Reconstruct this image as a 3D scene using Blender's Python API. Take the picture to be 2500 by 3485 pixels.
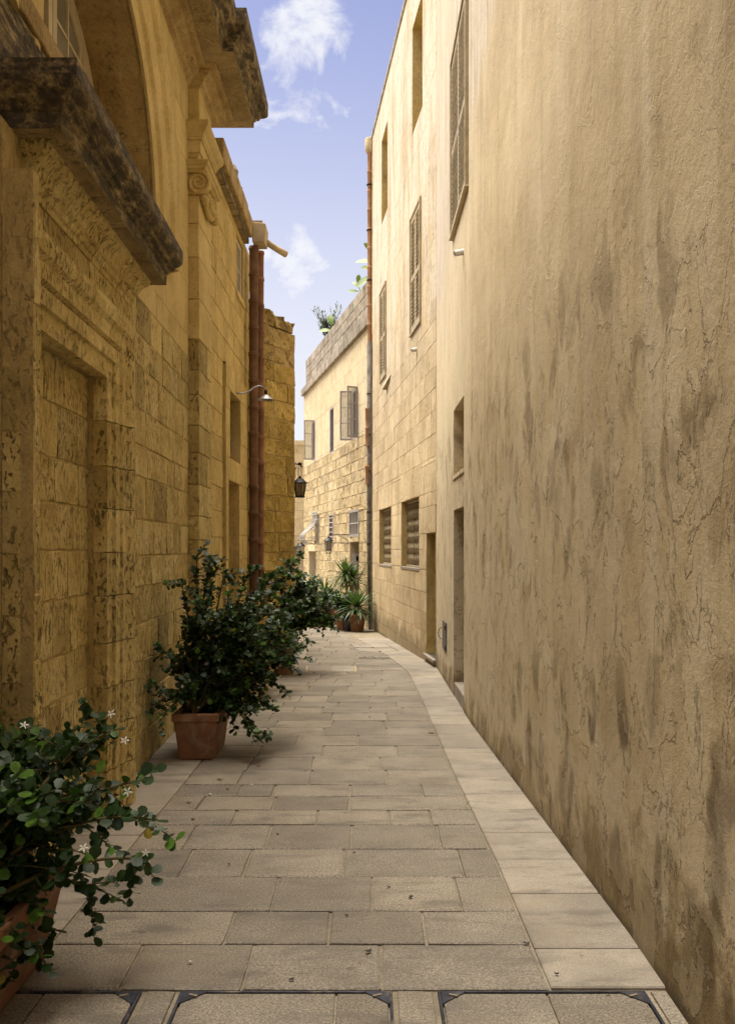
import bpy, math, random
from mathutils import Vector, Matrix
random.seed(7)
R = math.radians
for o in list(bpy.data.objects): bpy.data.objects.remove(o)
scene = bpy.context.scene
col = scene.collection

# ------------------------------------------------------------------ camera
cam_d = bpy.data.cameras.new('camera')
cam = bpy.data.objects.new('camera', cam_d); col.objects.link(cam)
cam.location = (0, 0, 1.6); cam.rotation_euler = (R(90), 0, 0)
cam_d.sensor_fit = 'HORIZONTAL'; cam_d.sensor_width = 36.0
cam_d.lens = 46.08; cam_d.shift_y = 0.0502
cam_d.clip_start = 0.05; cam_d.clip_end = 2000
scene.camera = cam

# ------------------------------------------------------------------ sun, sky, exposure
SUN_EL, SUN_AZ = 71.0, 292.0        # azimuth clockwise from +Y: high, to the left and a little ahead, veiled
az, el = R(SUN_AZ), R(SUN_EL)
sdir = Vector((math.sin(az)*math.cos(el), math.cos(az)*math.cos(el), math.sin(el)))
sun_d = bpy.data.lights.new('sun', 'SUN'); sun_d.energy = 3.6; sun_d.angle = R(60); sun_d.color = (1.0, .94, .79)
sun = bpy.data.objects.new('sun', sun_d); col.objects.link(sun)
sun.rotation_euler = sdir.to_track_quat('Z', 'Y').to_euler(); sun.location = (0, 0, 40)

world = bpy.data.worlds.new('World'); scene.world = world; world.use_nodes = True
wt = world.node_tree; wt.nodes.clear()
def wn(t, **k):
    n = wt.nodes.new(t)
    for a, b in k.items(): setattr(n, a, b)
    return n
sky = wn('ShaderNodeTexSky', sky_type='NISHITA', sun_disc=False)
sky.sun_elevation = el; sky.sun_rotation = az; sky.air_density = 1.0; sky.dust_density = 1.6; sky.ozone_density = 2.2
tint = wn('ShaderNodeMix', data_type='RGBA', blend_type='MULTIPLY'); tint.inputs[0].default_value = 1
tint.inputs[7].default_value = (1.02, .83, .92, 1)
wt.links.new(sky.outputs[0], tint.inputs[6])
tc = wn('ShaderNodeTexCoord')
nz = wn('ShaderNodeTexNoise'); nz.inputs['Scale'].default_value = 11.0; nz.inputs['Detail'].default_value = 9; nz.inputs['Roughness'].default_value = .60; nz.inputs['Distortion'].default_value = .35
mp = wn('ShaderNodeMapping'); mp.inputs['Scale'].default_value = (1.0, .7, 1.35); mp.inputs['Location'].default_value = (.35, .1, .22)
wt.links.new(tc.outputs['Generated'], mp.inputs[0]); wt.links.new(mp.outputs[0], nz.inputs['Vector'])
cb = wn('ShaderNodeMapRange'); cb.inputs[1].default_value = .2; cb.inputs[2].default_value = .8; cb.inputs[3].default_value = -.08; cb.inputs[4].default_value = 1.08; wt.links.new(nz.outputs[0], cb.inputs[0]); cover = cb.outputs[0]
def blob(d, rad, amount, sc=(1, 1, 1)):
    global cover
    d = Vector(d).normalized()
    m2 = wn('ShaderNodeMapping'); m2.inputs['Scale'].default_value = sc
    wt.links.new(tc.outputs['Generated'], m2.inputs[0])
    ds = wn('ShaderNodeVectorMath', operation='DISTANCE'); ds.inputs[1].default_value = (d[0]*sc[0], d[1]*sc[1], d[2]*sc[2])
    wt.links.new(m2.outputs[0], ds.inputs[0])
    mr = wn('ShaderNodeMapRange', interpolation_type='SMOOTHSTEP'); mr.inputs[1].default_value = rad; mr.inputs[2].default_value = 0; mr.inputs[3].default_value = 0; mr.inputs[4].default_value = amount
    wt.links.new(ds.outputs['Value'], mr.inputs[0])
    ad = wn('ShaderNodeMath', operation='ADD'); wt.links.new(cover, ad.inputs[0]); wt.links.new(mr.outputs[0], ad.inputs[1]); cover = ad.outputs[0]
blob((-.095, 1, .530), .12, .38, (1, 1, 1.4))
blob((-.048, 1, .562), .05, .22)
blob((-.07, 1, .30), .16, .36, (1, 1, 2.4))
cr = wn('ShaderNodeMapRange', interpolation_type='SMOOTHSTEP'); cr.inputs[1].default_value = .66; cr.inputs[2].default_value = 1.05; cr.inputs[3].default_value = .02; cr.inputs[4].default_value = .95
wt.links.new(cover, cr.inputs[0])
sx = wn('ShaderNodeSeparateXYZ'); wt.links.new(tc.outputs['Generated'], sx.inputs[0])
hz = wn('ShaderNodeMapRange', interpolation_type='SMOOTHSTEP'); hz.inputs[1].default_value = .02; hz.inputs[2].default_value = .60; hz.inputs[3].default_value = 1.0; hz.inputs[4].default_value = 0
wt.links.new(sx.outputs[2], hz.inputs[0])
mxm = wn('ShaderNodeMath', operation='MAXIMUM'); wt.links.new(cr.outputs[0], mxm.inputs[0]); wt.links.new(hz.outputs[0], mxm.inputs[1])
cm = wn('ShaderNodeMix', data_type='RGBA'); wt.links.new(mxm.outputs[0], cm.inputs[0]); wt.links.new(tint.outputs[2], cm.inputs[6]); cm.inputs[7].default_value = (5.0, 5.05, 5.3, 1)
bg = wn('ShaderNodeBackground'); bg.inputs[1].default_value = 0.055
out = wn('ShaderNodeOutputWorld'); wt.links.new(cm.outputs[2], bg.inputs[0]); wt.links.new(bg.outputs[0], out.inputs[0])
scene.view_settings.view_transform = 'Standard'; scene.view_settings.look = 'None'
scene.view_settings.exposure = 1.76; scene.view_settings.gamma = 1.0; scene.view_settings.use_curve_mapping = False
try:
    scene.cycles.max_bounces = 10; scene.cycles.diffuse_bounces = 6
except Exception: pass

# ------------------------------------------------------------------ material helpers
class NT:
    def __init__(s, name):
        s.m = bpy.data.materials.new(name); s.m.use_nodes = True; s.t = s.m.node_tree; s.t.nodes.clear()
        s.out = s.n('ShaderNodeOutputMaterial'); s.b = s.n('ShaderNodeBsdfPrincipled'); s.l(s.b.outputs[0], s.out.inputs[0])
        s.geo = s.n('ShaderNodeNewGeometry'); s.pos = s.geo.outputs['Position']; s.rnd = s.n('ShaderNodeObjectInfo').outputs['Random']
        s.b.inputs['Specular IOR Level'].default_value = .25
    def n(s, t, **k):
        x = s.t.nodes.new(t)
        for a, b in k.items(): setattr(x, a, b)
        return x
    def l(s, a, b): s.t.links.new(a, b)
    def put(s, sock, v):
        if isinstance(v, bpy.types.NodeSocket): s.l(v, sock)
        elif isinstance(v, (tuple, list)) and len(v) == 3 and sock.type == 'RGBA': sock.default_value = (*v, 1)
        else: sock.default_value = v
    def vec(s, scale=(1, 1, 1), jitter=0, loc=(0, 0, 0), src=None):
        v = src or s.pos
        if jitter:
            c = s.n('ShaderNodeCombineXYZ'); m = s.math('MULTIPLY', s.rnd, jitter)
            for i in range(3): s.l(m, c.inputs[i])
            a = s.n('ShaderNodeVectorMath', operation='ADD'); s.l(v, a.inputs[0]); s.l(c.outputs[0], a.inputs[1]); v = a.outputs[0]
        mp = s.n('ShaderNodeMapping'); mp.inputs['Scale'].default_value = scale; mp.inputs['Location'].default_value = loc
        s.l(v, mp.inputs[0]); return mp.outputs[0]
    def noise(s, v, scale=5, detail=4, rough=.55, dist=0):
        x = s.n('ShaderNodeTexNoise'); s.l(v, x.inputs['Vector'])
        x.inputs['Scale'].default_value = scale; x.inputs['Detail'].default_value = detail; x.inputs['Roughness'].default_value = rough; x.inputs['Distortion'].default_value = dist
        return x.outputs[0]
    def voro(s, v, scale=5, feature='F1'):
        x = s.n('ShaderNodeTexVoronoi', feature=feature); s.l(v, x.inputs['Vector']); x.inputs['Scale'].default_value = scale
        return x.outputs['Distance']
    def rng(s, v, a, b, c=0, d=1, smooth=True):
        x = s.n('ShaderNodeMapRange', interpolation_type='SMOOTHSTEP' if smooth else 'LINEAR')
        s.put(x.inputs[0], v)
        for i, q in enumerate((a, b, c, d)): s.put(x.inputs[i+1], q)
        return x.outputs[0]
    def math(s, op, a, b=0.0):
        x = s.n('ShaderNodeMath', operation=op); s.put(x.inputs[0], a); s.put(x.inputs[1], b); return x.outputs[0]
    def mix(s, f, a, b, blend='MIX'):
        x = s.n('ShaderNodeMix', data_type='RGBA', blend_type=blend); s.put(x.inputs[0], f); s.put(x.inputs[6], a); s.put(x.inputs[7], b); return x.outputs[2]
    def ramp(s, f, stops):
        x = s.n('ShaderNodeValToRGB'); e = x.color_ramp.elements
        while len(e) < len(stops): e.new(.5)
        for i, (p, c) in enumerate(stops): e[i].position = p; e[i].color = (*c, 1)
        s.put(x.inputs[0], f); return x.outputs[0]
    def z(s):
        x = s.n('ShaderNodeSeparateXYZ'); s.l(s.pos, x.inputs[0]); return x.outputs[2]
    def xyz(s):
        x = s.n('ShaderNodeSeparateXYZ'); s.l(s.pos, x.inputs[0]); return x.outputs
    def bump(s, h, strength=.5, dist=.01, normal=None):
        x = s.n('ShaderNodeBump'); x.inputs['Strength'].default_value = strength; x.inputs['Distance'].default_value = dist
        s.l(h, x.inputs['Height'])
        if normal is not None: s.l(normal, x.inputs['Normal'])
        return x.outputs[0]
    def done(s, colr, rough=.85, normal=None, spec=None, metal=None):
        s.put(s.b.inputs['Base Color'], colr); s.put(s.b.inputs['Roughness'], rough)
        if normal is not None: s.l(normal, s.b.inputs['Normal'])
        if spec is not None: s.b.inputs['Specular IOR Level'].default_value = spec
        if metal is not None: s.b.inputs['Metallic'].default_value = metal
        return s.m
def mul(c, k): return tuple(min(1, x*k) for x in c)

def stone(name, dark, mid, light, pits=.6, rough_bump=1.0, rand=.35, streak=.3, lichen=0.0, pit_scale=(44, 44, 21), black=0.0, edge=None):
    """weathered limestone: mottling, tone that differs from block to block, elongated weathering pits, grain"""
    t = NT(name)
    v = t.vec(jitter=30)
    n1 = t.noise(v, 2.6, 5, .6, .3)
    c = t.ramp(n1, [(.28, dark), (.5, mid), (.74, light)])
    rr = t.ramp(t.rnd, [(0, (1-rand, 1-rand*1.05, 1-rand*1.15)), (.35, (1, 1, 1)), (.7, (1.0, .98, .94)), (1, (1+rand*.45,)*3)])
    c = t.mix(1.0, c, rr, 'MULTIPLY')
    # vertical wash-down streaks
    st = t.noise(t.vec((7, 7, .8)), 1.0, 5, .65, .4)
    c = t.mix(t.math('MULTIPLY', t.rng(st, .5, .72), streak), c, mul(dark, .62))
    st2 = t.noise(t.vec((5, 5, .4), loc=(3, 7, 1)), 1.0, 3, .55)
    c = t.mix(t.math('MULTIPLY', t.rng(st2, .55, .75), streak*.8), c, mul(light, 1.12))
    if lichen:
        ln = t.noise(t.vec(loc=(9, 2, 4)), 3.4, 5, .65)
        c = t.mix(t.math('MULTIPLY', t.rng(ln, .56, .72), lichen), c, (.40, .27, .045))
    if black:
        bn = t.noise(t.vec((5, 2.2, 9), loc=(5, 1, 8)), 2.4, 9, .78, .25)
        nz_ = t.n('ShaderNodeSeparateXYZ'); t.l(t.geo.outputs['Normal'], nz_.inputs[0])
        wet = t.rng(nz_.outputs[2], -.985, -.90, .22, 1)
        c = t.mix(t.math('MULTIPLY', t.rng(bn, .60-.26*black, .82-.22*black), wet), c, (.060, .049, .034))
    # pits: how pitted a block is differs from block to block
    pm = t.rng(t.noise(t.vec(jitter=17, loc=(2, 5, 3)), 1.7, 3, .5), .30, .62, .12, 1)
    pn = t.noise(t.vec(pit_scale, jitter=11), 1.0, 4, .62, .4)
    pit = t.math('MULTIPLY', t.rng(pn, .545, .64), pm)
    mot = t.noise(t.vec((1, 1, .8), jitter=23), 19, 5, .7, .3)
    c = t.mix(min(1, .42*pits+.12), c, t.ramp(mot, [(.30, (.50, .47, .42)), (.5, (1, 1, 1)), (.70, (1.28, 1.26, 1.2))]), 'MULTIPLY')
    c = t.mix(t.math('MULTIPLY', pit, pits), c, mul(dark, .36))
    blot = t.noise(t.vec((1, 1, .5), loc=(7, 3, 1)), 1.1, 6, .68, .5)
    c = t.mix(t.math('MULTIPLY', t.rng(blot, .52, .70), .26*pits), c, mul(dark, .60))
    fine = t.noise(t.vec(), 90, 3, .6)
    c = t.mix(.35, c, t.ramp(fine, [(.3, (.62, .6, .57)), (.7, (1.3, 1.28, 1.22))]), 'MULTIPLY')
    med = t.noise(v, 14, 5, .62)
    h = t.math('ADD', t.math('MULTIPLY', fine, .12), t.math('MULTIPLY', med, .75))
    h = t.math('SUBTRACT', h, t.math('MULTIPLY', pit, .9))
    return t.done(c, .92, t.bump(h, .75*rough_bump, .022))

M = {}
M['ochre'] = stone('ochre_limestone', (.38, .285, .100), (.55, .43, .175), (.66, .55, .275), pits=.50, rough_bump=1.5, rand=.30, streak=.22, lichen=.28)
M['ochre_smooth'] = stone('ochre_ashlar', (.43, .32, .125), (.54, .415, .175), (.62, .495, .235), pits=.25, rough_bump=.35, rand=.10, streak=.28)
M['ochre_joint'] = stone('ochre_mortar', (.34, .25, .10), (.45, .34, .145), (.55, .43, .20), pits=.2, rand=0)
M['ochre_house'] = stone('ochre_house_stone', (.41, .295, .095), (.54, .405, .15), (.62, .485, .21), pits=.42, rough_bump=.7, rand=.16, streak=.36, lichen=.16)
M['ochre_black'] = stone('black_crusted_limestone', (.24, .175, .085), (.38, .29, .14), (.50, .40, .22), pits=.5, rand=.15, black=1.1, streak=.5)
M['ochre_half'] = stone('part_blackened_limestone', (.26, .175, .07), (.40, .285, .12), (.50, .38, .18), pits=.4, rand=.15, black=.35, rough_bump=.7)
M['jut'] = stone('golden_rough_limestone', (.31, .21, .055), (.46, .33, .095), (.56, .425, .15), pits=.6, rand=.28, lichen=.45, streak=.15, rough_bump=1.2)
M['jut_top'] = stone('golden_limestone_dirty', (.28, .18, .055), (.43, .31, .11), (.55, .42, .18), pits=.5, rand=.2, black=.5, rough_bump=1.2)
M['far'] = stone('pale_rough_limestone', (.36, .265, .13), (.53, .42, .24), (.66, .55, .36), pits=.8, rand=.30, streak=.12, pit_scale=(17, 17, 9), rough_bump=1.2)
M['far_joint'] = stone('pale_mortar', (.50, .41, .27), (.62, .53, .38), (.70, .62, .47), pits=.1, rand=0, streak=0)
M['far_plain'] = stone('pale_rendered_stone', (.50, .40, .235), (.62, .52, .335), (.70, .60, .42), pits=.3, rand=.05, streak=.25, rough_bump=.6)
M['parapet'] = stone('grey_weathered_parapet', (.20, .165, .13), (.33, .285, .23), (.47, .42, .35), pits=.3, rand=.25, streak=.75, black=.18, rough_bump=.6)

def right_stone():
    """pale stone house on the right: block tones low down, bleached limewash with grey runs higher up"""
    t = NT('limewashed_limestone')
    v = t.vec(jitter=20)
    c = t.ramp(t.noise(v, 2.2, 5, .6, .2), [(.28, (.44, .335, .19)), (.5, (.55, .435, .265)), (.75, (.63, .52, .34))])
    c = t.mix(1, c, t.ramp(t.rnd, [(0, (.86, .84, .80)), (.5, (1, 1, 1)), (1, (1.07, 1.06, 1.04))]), 'MULTIPLY')
    z = t.z()
    wn_ = t.noise(t.vec((2.2, 2.2, .5)), 1.0, 6, .62, .5)
    wh = t.rng(t.math('ADD', z, t.math('MULTIPLY', t.math('SUBTRACT', wn_, .5), 9.0)), 4.2, 7.4)
    c = t.mix(t.math('MULTIPLY', wh, .85), c, (.60, .545, .445))
    run = t.noise(t.vec((2.0, 2.0, .42), loc=(1, 3, 2)), 1.2, 7, .68, .4)
    c = t.mix(t.math('MULTIPLY', t.rng(run, .46, .66), .75), c, (.40, .295, .165))
    run2 = t.noise(t.vec((3.4, 3.4, .75), loc=(6, 2, 5)), 1.3, 8, .74, .5)
    c = t.mix(t.math('MULTIPLY', t.rng(run2, .54, .68), .7), c, (.25, .215, .165))
    fl = t.noise(t.vec((6, 6, 2.2), loc=(9, 5, 1)), 1.6, 6, .72, .6)
    c = t.mix(t.math('MULTIPLY', t.rng(fl, .60, .66), .6), c, (.16, .125, .085))
    # damp at the foot
    dn = t.noise(t.vec((2.5, 2.5, 1.6)), 1.4, 6, .65)
    damp = t.rng(t.math('SUBTRACT', z, t.math('MULTIPLY', dn, 1.3)), -.55, -.2, 1, 0)
    c = t.mix(t.math('MULTIPLY', damp, .7), c, (.20, .155, .085))
    pn = t.noise(t.vec((24, 24, 8), jitter=9), 1, 4, .62, .4)
    pit = t.math('MULTIPLY', t.rng(pn, .60, .67), t.rng(t.noise(t.vec(loc=(4, 4, 1)), 1.1, 3), .42, .66))
    c = t.mix(t.math('MULTIPLY', pit, .65), c, (.20, .15, .08))
    fine = t.noise(t.vec(), 80, 3, .6)
    c = t.mix(.25, c, t.ramp(fine, [(.3, (.7, .68, .65)), (.7, (1.25, 1.23, 1.2))]), 'MULTIPLY')
    h = t.math('ADD', t.math('MULTIPLY', fine, .1), t.math('MULTIPLY', t.noise(v, 12, 5, .6), .7))
    h = t.math('SUBTRACT', h, t.math('MULTIPLY', pit, .8))
    return t.done(c, .92, t.bump(h, .85, .025))
M['rstone'] = right_stone()
M['rjoint'] = stone('limewashed_mortar', (.40, .31, .19), (.50, .41, .27), (.60, .51, .37), pits=.2, rand=0, streak=.2)
M['reveal'] = stone('plain_reveal_stone', (.40, .29, .13), (.50, .38, .19), (.58, .46, .25), pits=.2, rand=.05, rough_bump=.4)
M['reveal_ochre'] = stone('ochre_reveal_stone', (.38, .275, .10), (.48, .36, .145), (.56, .43, .195), pits=.5, rand=.05, rough_bump=.4)

def plaster():
    """old ochre render: vertical washes, patched skins with raised edges, tide marks of rising damp"""
    t = NT('old_ochre_render')
    z = t.z()
    big = t.noise(t.vec((1.2, 1.2, .8)), 1.1, 5, .6, .4)
    c = t.ramp(big, [(.3, (.42, .325, .190)), (.5, (.53, .425, .260)), (.72, (.62, .52, .345))])
    wash = t.noise(t.vec((4.5, 4.5, .33), loc=(2, 1, 0)), 1.2, 6, .62, .2)
    c = t.mix(t.math('MULTIPLY', t.rng(wash, .48, .74), .42), c, (.34, .255, .125))
    wash2 = t.noise(t.vec((3.0, 3.0, .28), loc=(7, 4, 3)), 1.3, 5, .6, .2)
    c = t.mix(t.math('MULTIPLY', t.rng(wash2, .50, .74), .6), c, (.62, .54, .39))
    c = t.mix(t.math('MULTIPLY', t.rng(t.math('ADD', t.xyz()[1], t.math('MULTIPLY', wash2, 4.0)), 9.0, 11.8), .55), c, (.63, .545, .385))  # paler towards the far end: the lane's brighter light put into the colour
    # mineral-grey veil
    gv = t.noise(t.vec((2.6, 2.6, .7), loc=(1, 9, 5)), 1.2, 5, .6)
    c = t.mix(t.math('MULTIPLY', t.rng(gv, .52, .75), .30), c, (.37, .31, .23))
    # limewash band left high up
    lw = t.noise(t.vec((2.5, 2.5, .6), loc=(0, 3, 8)), 1.1, 6, .65, .4)
    y = t.xyz()[1]
    lwz = t.math('ADD', z, t.math('MULTIPLY', t.math('SUBTRACT', lw, .5), 3.2))
    lwz = t.math('ADD', lwz, t.math('MULTIPLY', t.math('SUBTRACT', y, 9.0), .24))
    c = t.mix(t.math('MULTIPLY', t.rng(lwz, 5.15, 5.75), .92), c, t.mix(t.rng(t.noise(t.vec((8, 8, .5)), 1.3, 5, .68), .42, .66), (.58, .51, .41), (.40, .31, .20)))
    # drip stains: tongue shapes
    sp = t.noise(t.vec((2.3, 2.3, 1.5), loc=(3, 0, 2)), 1.7, 6, .60, .5)
    band = t.math('MULTIPLY', t.rng(z, .9, 1.5), t.rng(z, 2.6, 3.6, 1, 0))
    drip = t.math('MULTIPLY', t.rng(sp, .51, .66), t.math('ADD', t.math('MULTIPLY', band, .62), .10))
    c = t.mix(drip, c, (.215, .155, .075))
    vb = t.n('ShaderNodeTexVoronoi', feature='SMOOTH_F1'); wob = t.n('ShaderNodeVectorMath', operation='ADD')
    nw = t.n('ShaderNodeTexNoise'); t.l(t.vec((2, 2, 1.4)), nw.inputs['Vector']); nw.inputs['Scale'].default_value = 2.0; nw.inputs['Detail'].default_value = 4
    sc_ = t.n('ShaderNodeVectorMath', operation='SCALE'); t.l(nw.outputs['Color'], sc_.inputs[0]); sc_.inputs['Scale'].default_value = .55
    t.l(t.vec((2.1, 2.1, .95), loc=(1, 4, 6)), wob.inputs[0]); t.l(sc_.outputs[0], wob.inputs[1]); t.l(wob.outputs[0], vb.inputs['Vector']); vb.inputs['Scale'].default_value = 1.7; vb.inputs['Smoothness'].default_value = .25
    vd = vb.outputs['Distance']; gate = t.rng(t.noise(t.vec((1, 1, .8), loc=(2, 2, 2)), 1.1, 2), .50, .60)
    rb = t.math('MULTIPLY', t.math('MULTIPLY', t.rng(vd, .17, .27, 1, 0), gate), t.rng(z, 1.9, 3.2, .38, .0))
    c = t.mix(rb, c, (.22, .155, .072))
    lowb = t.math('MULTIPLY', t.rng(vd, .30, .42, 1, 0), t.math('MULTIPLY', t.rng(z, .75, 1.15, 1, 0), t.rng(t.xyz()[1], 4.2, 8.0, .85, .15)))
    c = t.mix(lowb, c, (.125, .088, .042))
    ringm = t.math('MULTIPLY', t.math('MULTIPLY', t.math('MULTIPLY', t.rng(vd, .20, .25), t.rng(vd, .25, .30, 1, 0)), gate), t.rng(z, 1.9, 3.2, .3, 0))
    c = t.mix(ringm, c, (.15, .10, .045))
    # rising damp tide line with tongues
    tn = t.noise(t.vec((2.2, 2.2, 2.2), loc=(0, 6, 0)), 1.3, 4, .55, .5)
    tn2 = t.noise(t.vec((6, 6, 4.0), loc=(4, 1, 7)), 1.3, 5, .6, .4)
    hgt = t.math('ADD', t.math('MULTIPLY', tn, 1.15), t.math('ADD', t.math('MULTIPLY', tn2, .55), t.rng(y, 3.0, 7.5, .18, -.04)))
    damp = t.rng(t.math('SUBTRACT', z, hgt), -.82, -.52, 1, 0)
    wetc = t.ramp(t.noise(t.vec((6, 6, 3)), 2.0, 5, .65), [(.3, (.12, .080, .034)), (.55, (.20, .14, .065)), (.75, (.36, .27, .14))])
    c = t.mix(t.math('MULTIPLY', damp, .80), c, wetc)
    salt = t.math('MULTIPLY', t.rng(t.math('SUBTRACT', z, hgt), -.60, -.45), t.rng(t.math('SUBTRACT', z, hgt), -.45, -.2, 1, 0))
    c = t.mix(t.math('MULTIPLY', salt, .28), c, (.62, .55, .43))
    moss = t.rng(t.math('SUBTRACT', z, t.math('MULTIPLY', t.noise(t.vec((9, 9, 5)), 1.5, 5, .7), .5)), -.22, -.02, 1, 0)
    c = t.mix(t.math('MULTIPLY', moss, .45), c, (.25, .185, .085))
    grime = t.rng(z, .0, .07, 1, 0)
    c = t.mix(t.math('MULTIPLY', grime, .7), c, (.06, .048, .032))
    fine = t.noise(t.vec(), 130, 3, .65)
    c = t.mix(.38, c, t.ramp(fine, [(.3, (.66, .64, .61)), (.7, (1.28, 1.26, 1.22))]), 'MULTIPLY')
    # flaked skin edges
    sk = t.noise(t.vec((1.6, 1.6, 1.3), loc=(8, 8, 3)), 1.6, 7, .62, .6)
    skin = t.rng(sk, .50, .512)
    edge_ = t.math('MULTIPLY', t.math('MULTIPLY', t.rng(sk, .488, .500), t.rng(sk, .500, .515, 1, 0)), t.rng(z, 1.9, 3.0, .55, .05))
    skin2 = t.rng(t.noise(t.vec((2.2, 2.2, 1.6), loc=(1, 2, 9)), 2.0, 7, .66, .8), .56, .575)
    low = t.rng(z, 1.9, 3.4, 1, .15)
    c = t.mix(edge_, c, (.17, .12, .065))
    c = t.mix(t.math('MULTIPLY', skin, t.rng(z, 2.0, 3.4, .22, .05)), c, (.58, .49, .35))
    h = t.math('ADD', t.math('MULTIPLY', fine, .20), t.math('MULTIPLY', t.noise(t.vec(), 22, 4, .6), .35))
    h = t.math('ADD', h, t.math('MULTIPLY', t.math('ADD', skin, t.math('MULTIPLY', skin2, .7)), t.math('MULTIPLY', low, .95)))
    h = t.math('ADD', h, t.math('MULTIPLY', t.noise(t.vec(), 3.0, 3, .5), .8))
    return t.done(c, .9, t.bump(h, .7, .018))
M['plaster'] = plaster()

def paver(name, dark, light, speck=.5, smooth=False):
    t = NT(name)
    v = t.vec(jitter=40)
    c = t.ramp(t.noise(v, 3.0, 5, .6), [(.3, dark), (.7, light)])
    c = t.mix(1, c, t.ramp(t.rnd, [(0, (.80, .79, .77)), (.45, (1, 1, 1)), (1, (1.13, 1.11, 1.06))]), 'MULTIPLY')
    sp = t.noise(t.vec(), 115, 2, .5)
    c = t.mix(speck, c, t.ramp(sp, [(.38, (.50, .47, .43)), (.52, (1, 1, 1)), (.66, (1.55, 1.52, 1.46))]), 'MULTIPLY')
    dirt = t.noise(t.vec((1.2, 3.5, 1)), 2.2, 6, .66)
    c = t.mix(t.math('MULTIPLY', t.rng(dirt, .48, .70), .70), c, mul(dark, .50))
    wear = t.noise(t.vec((1, 1, 1), loc=(2, 6, 0)), .9, 6, .65, .4)
    c = t.mix(t.math('MULTIPLY', t.rng(wear, .46, .66), .45), c, mul(dark, .60))
    scuf = t.noise(t.vec((1.5, 6, 1), loc=(5, 3, 0)), 5, 5, .7, .6)
    c = t.mix(t.math('MULTIPLY', t.rng(scuf, .58, .70), .45), c, mul(dark, .38))
    spot = t.noise(t.vec(loc=(3, 8, 0)), 9, 3, .5)
    c = t.mix(t.math('MULTIPLY', t.rng(spot, .70, .74), .6), c, mul(dark, .42))
    warm = t.noise(t.vec(loc=(6, 1, 0)), 1.4, 4, .55)
    c = t.mix(t.math('MULTIPLY', t.rng(warm, .52, .75), .35), c, mul((light[0]*1.03, light[1]*.94, light[2]*.78), 1.0))
    h = t.math('ADD', t.math('MULTIPLY', sp, .5 if not smooth else .12), t.math('MULTIPLY', t.noise(v, 12, 4, .6), .5))
    return t.done(c, t.rng(dirt, .3, .8, .80, .55), t.bump(h, .45, .008), spec=.3)
M['paver'] = paver('granular_grey_paver', (.200, .172, .136), (.285, .250, .202), .70)
M['slab'] = paver('smooth_pale_slab', (.255, .222, .180), (.345, .302, .247), .28, True)
M['ground'] = paver('sandy_joint_mortar', (.23, .19, .13), (.34, .29, .215), .4)

def simple(name, c, rough=.6, metal=0, var=.25, scale=8, bumpk=.15, stain=None, spec=.3, rnd=.15, bloom=0):
    t = NT(name)
    n = t.noise(t.vec(jitter=10), scale, 5, .6)
    k = t.ramp(n, [(.3, mul(c, 1-var)), (.7, mul(c, 1+var))])
    if rnd: k = t.mix(1, k, t.ramp(t.rnd, [(0, (1-rnd,)*3), (1, (1+rnd,)*3)]), 'MULTIPLY')
    if stain:
        s = t.noise(t.vec((6, 6, 1.2), jitter=5), 1.5, 6, .66)
        k = t.mix(t.math('MULTIPLY', t.rng(s, .5, .72), stain[0]), k, stain[1])
    if bloom: k = t.mix(t.math('MULTIPLY', t.rng(t.noise(t.vec((1, 1, .8), loc=(3, 1, 2)), 6, 6, .7, .5), .48, .72), bloom), k, (.40, .31, .23))
    return t.done(k, rough, t.bump(t.noise(t.vec(), scale*6, 3, .6), bumpk, .006), spec, metal)
M['terracotta'] = simple('terracotta', (.225, .108, .057), .8, var=.28, stain=(.6, (.15, .075, .04)), rnd=.16, bloom=.45)
M['terracotta_dk'] = simple('weathered_terracotta_pipe', (.145, .078, .040), .8, var=.35, stain=(.7, (.075, .042, .026)), rnd=.22)
M['terracotta_lt'] = simple('pale_terracotta_pipe', (.225, .108, .052), .75, var=.28, stain=(.5, (.12, .065, .038)), rnd=.2)
M['terracotta_pale'] = simple('sandy_terracotta', (.52, .36, .19), .8, var=.15, stain=(.3, (.3, .2, .1)))
M['terracotta_tan'] = simple('tan_terracotta', (.36, .195, .105), .8, var=.25, stain=(.5, (.42, .31, .19)))
M['soil'] = simple('potting_soil', (.055, .038, .024), .95, var=.5, scale=30, bumpk=.8)
M['cream_wood'] = simple('cream_painted_wood', (.56, .47, .31), .55, var=.12, stain=(.3, (.34, .26, .14)))
M['shutter'] = simple('ochre_painted_shutter', (.40, .32, .19), .6, var=.2, stain=(.6, (.15, .11, .06)))
M['lilac_wood'] = simple('faded_grey_lilac_wood', (.36, .315, .30), .65, var=.15, stain=(.35, (.2, .16, .14)))
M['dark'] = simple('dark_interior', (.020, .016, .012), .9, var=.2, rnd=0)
M['brown_wood'] = simple('dark_brown_wood', (.085, .052, .026), .6, var=.3, stain=(.4, (.04, .026, .016)))
M['iron'] = simple('black_wrought_iron', (.022, .021, .022), .45, .6, var=.3, bumpk=.2)
M['steel_blue'] = simple('blue_black_cast_iron', (.040, .041, .055), .55, .4, var=.5, scale=14, stain=(.9, (.19, .16, .125)))
M['white_iron'] = simple('white_painted_iron', (.46, .44, .41), .5, var=.08)
M['lattice'] = simple('rust_spotted_cream_iron', (.37, .29, .17), .5, .0, var=.25, stain=(.75, (.16, .085, .035)))
M['galv'] = simple('galvanised_metal', (.33, .32, .33), .45, .6, var=.2)
M['grey_box'] = simple('dark_grey_enclosure', (.10, .095, .10), .5, var=.15)
M['pvc'] = simple('grey_white_pvc', (.55, .54, .52), .5, var=.12)
M['cement_pipe'] = simple('soot_streaked_cement', (.17, .145, .115), .9, var=.45, stain=(.7, (.05, .042, .035)), bumpk=.5)
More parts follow.
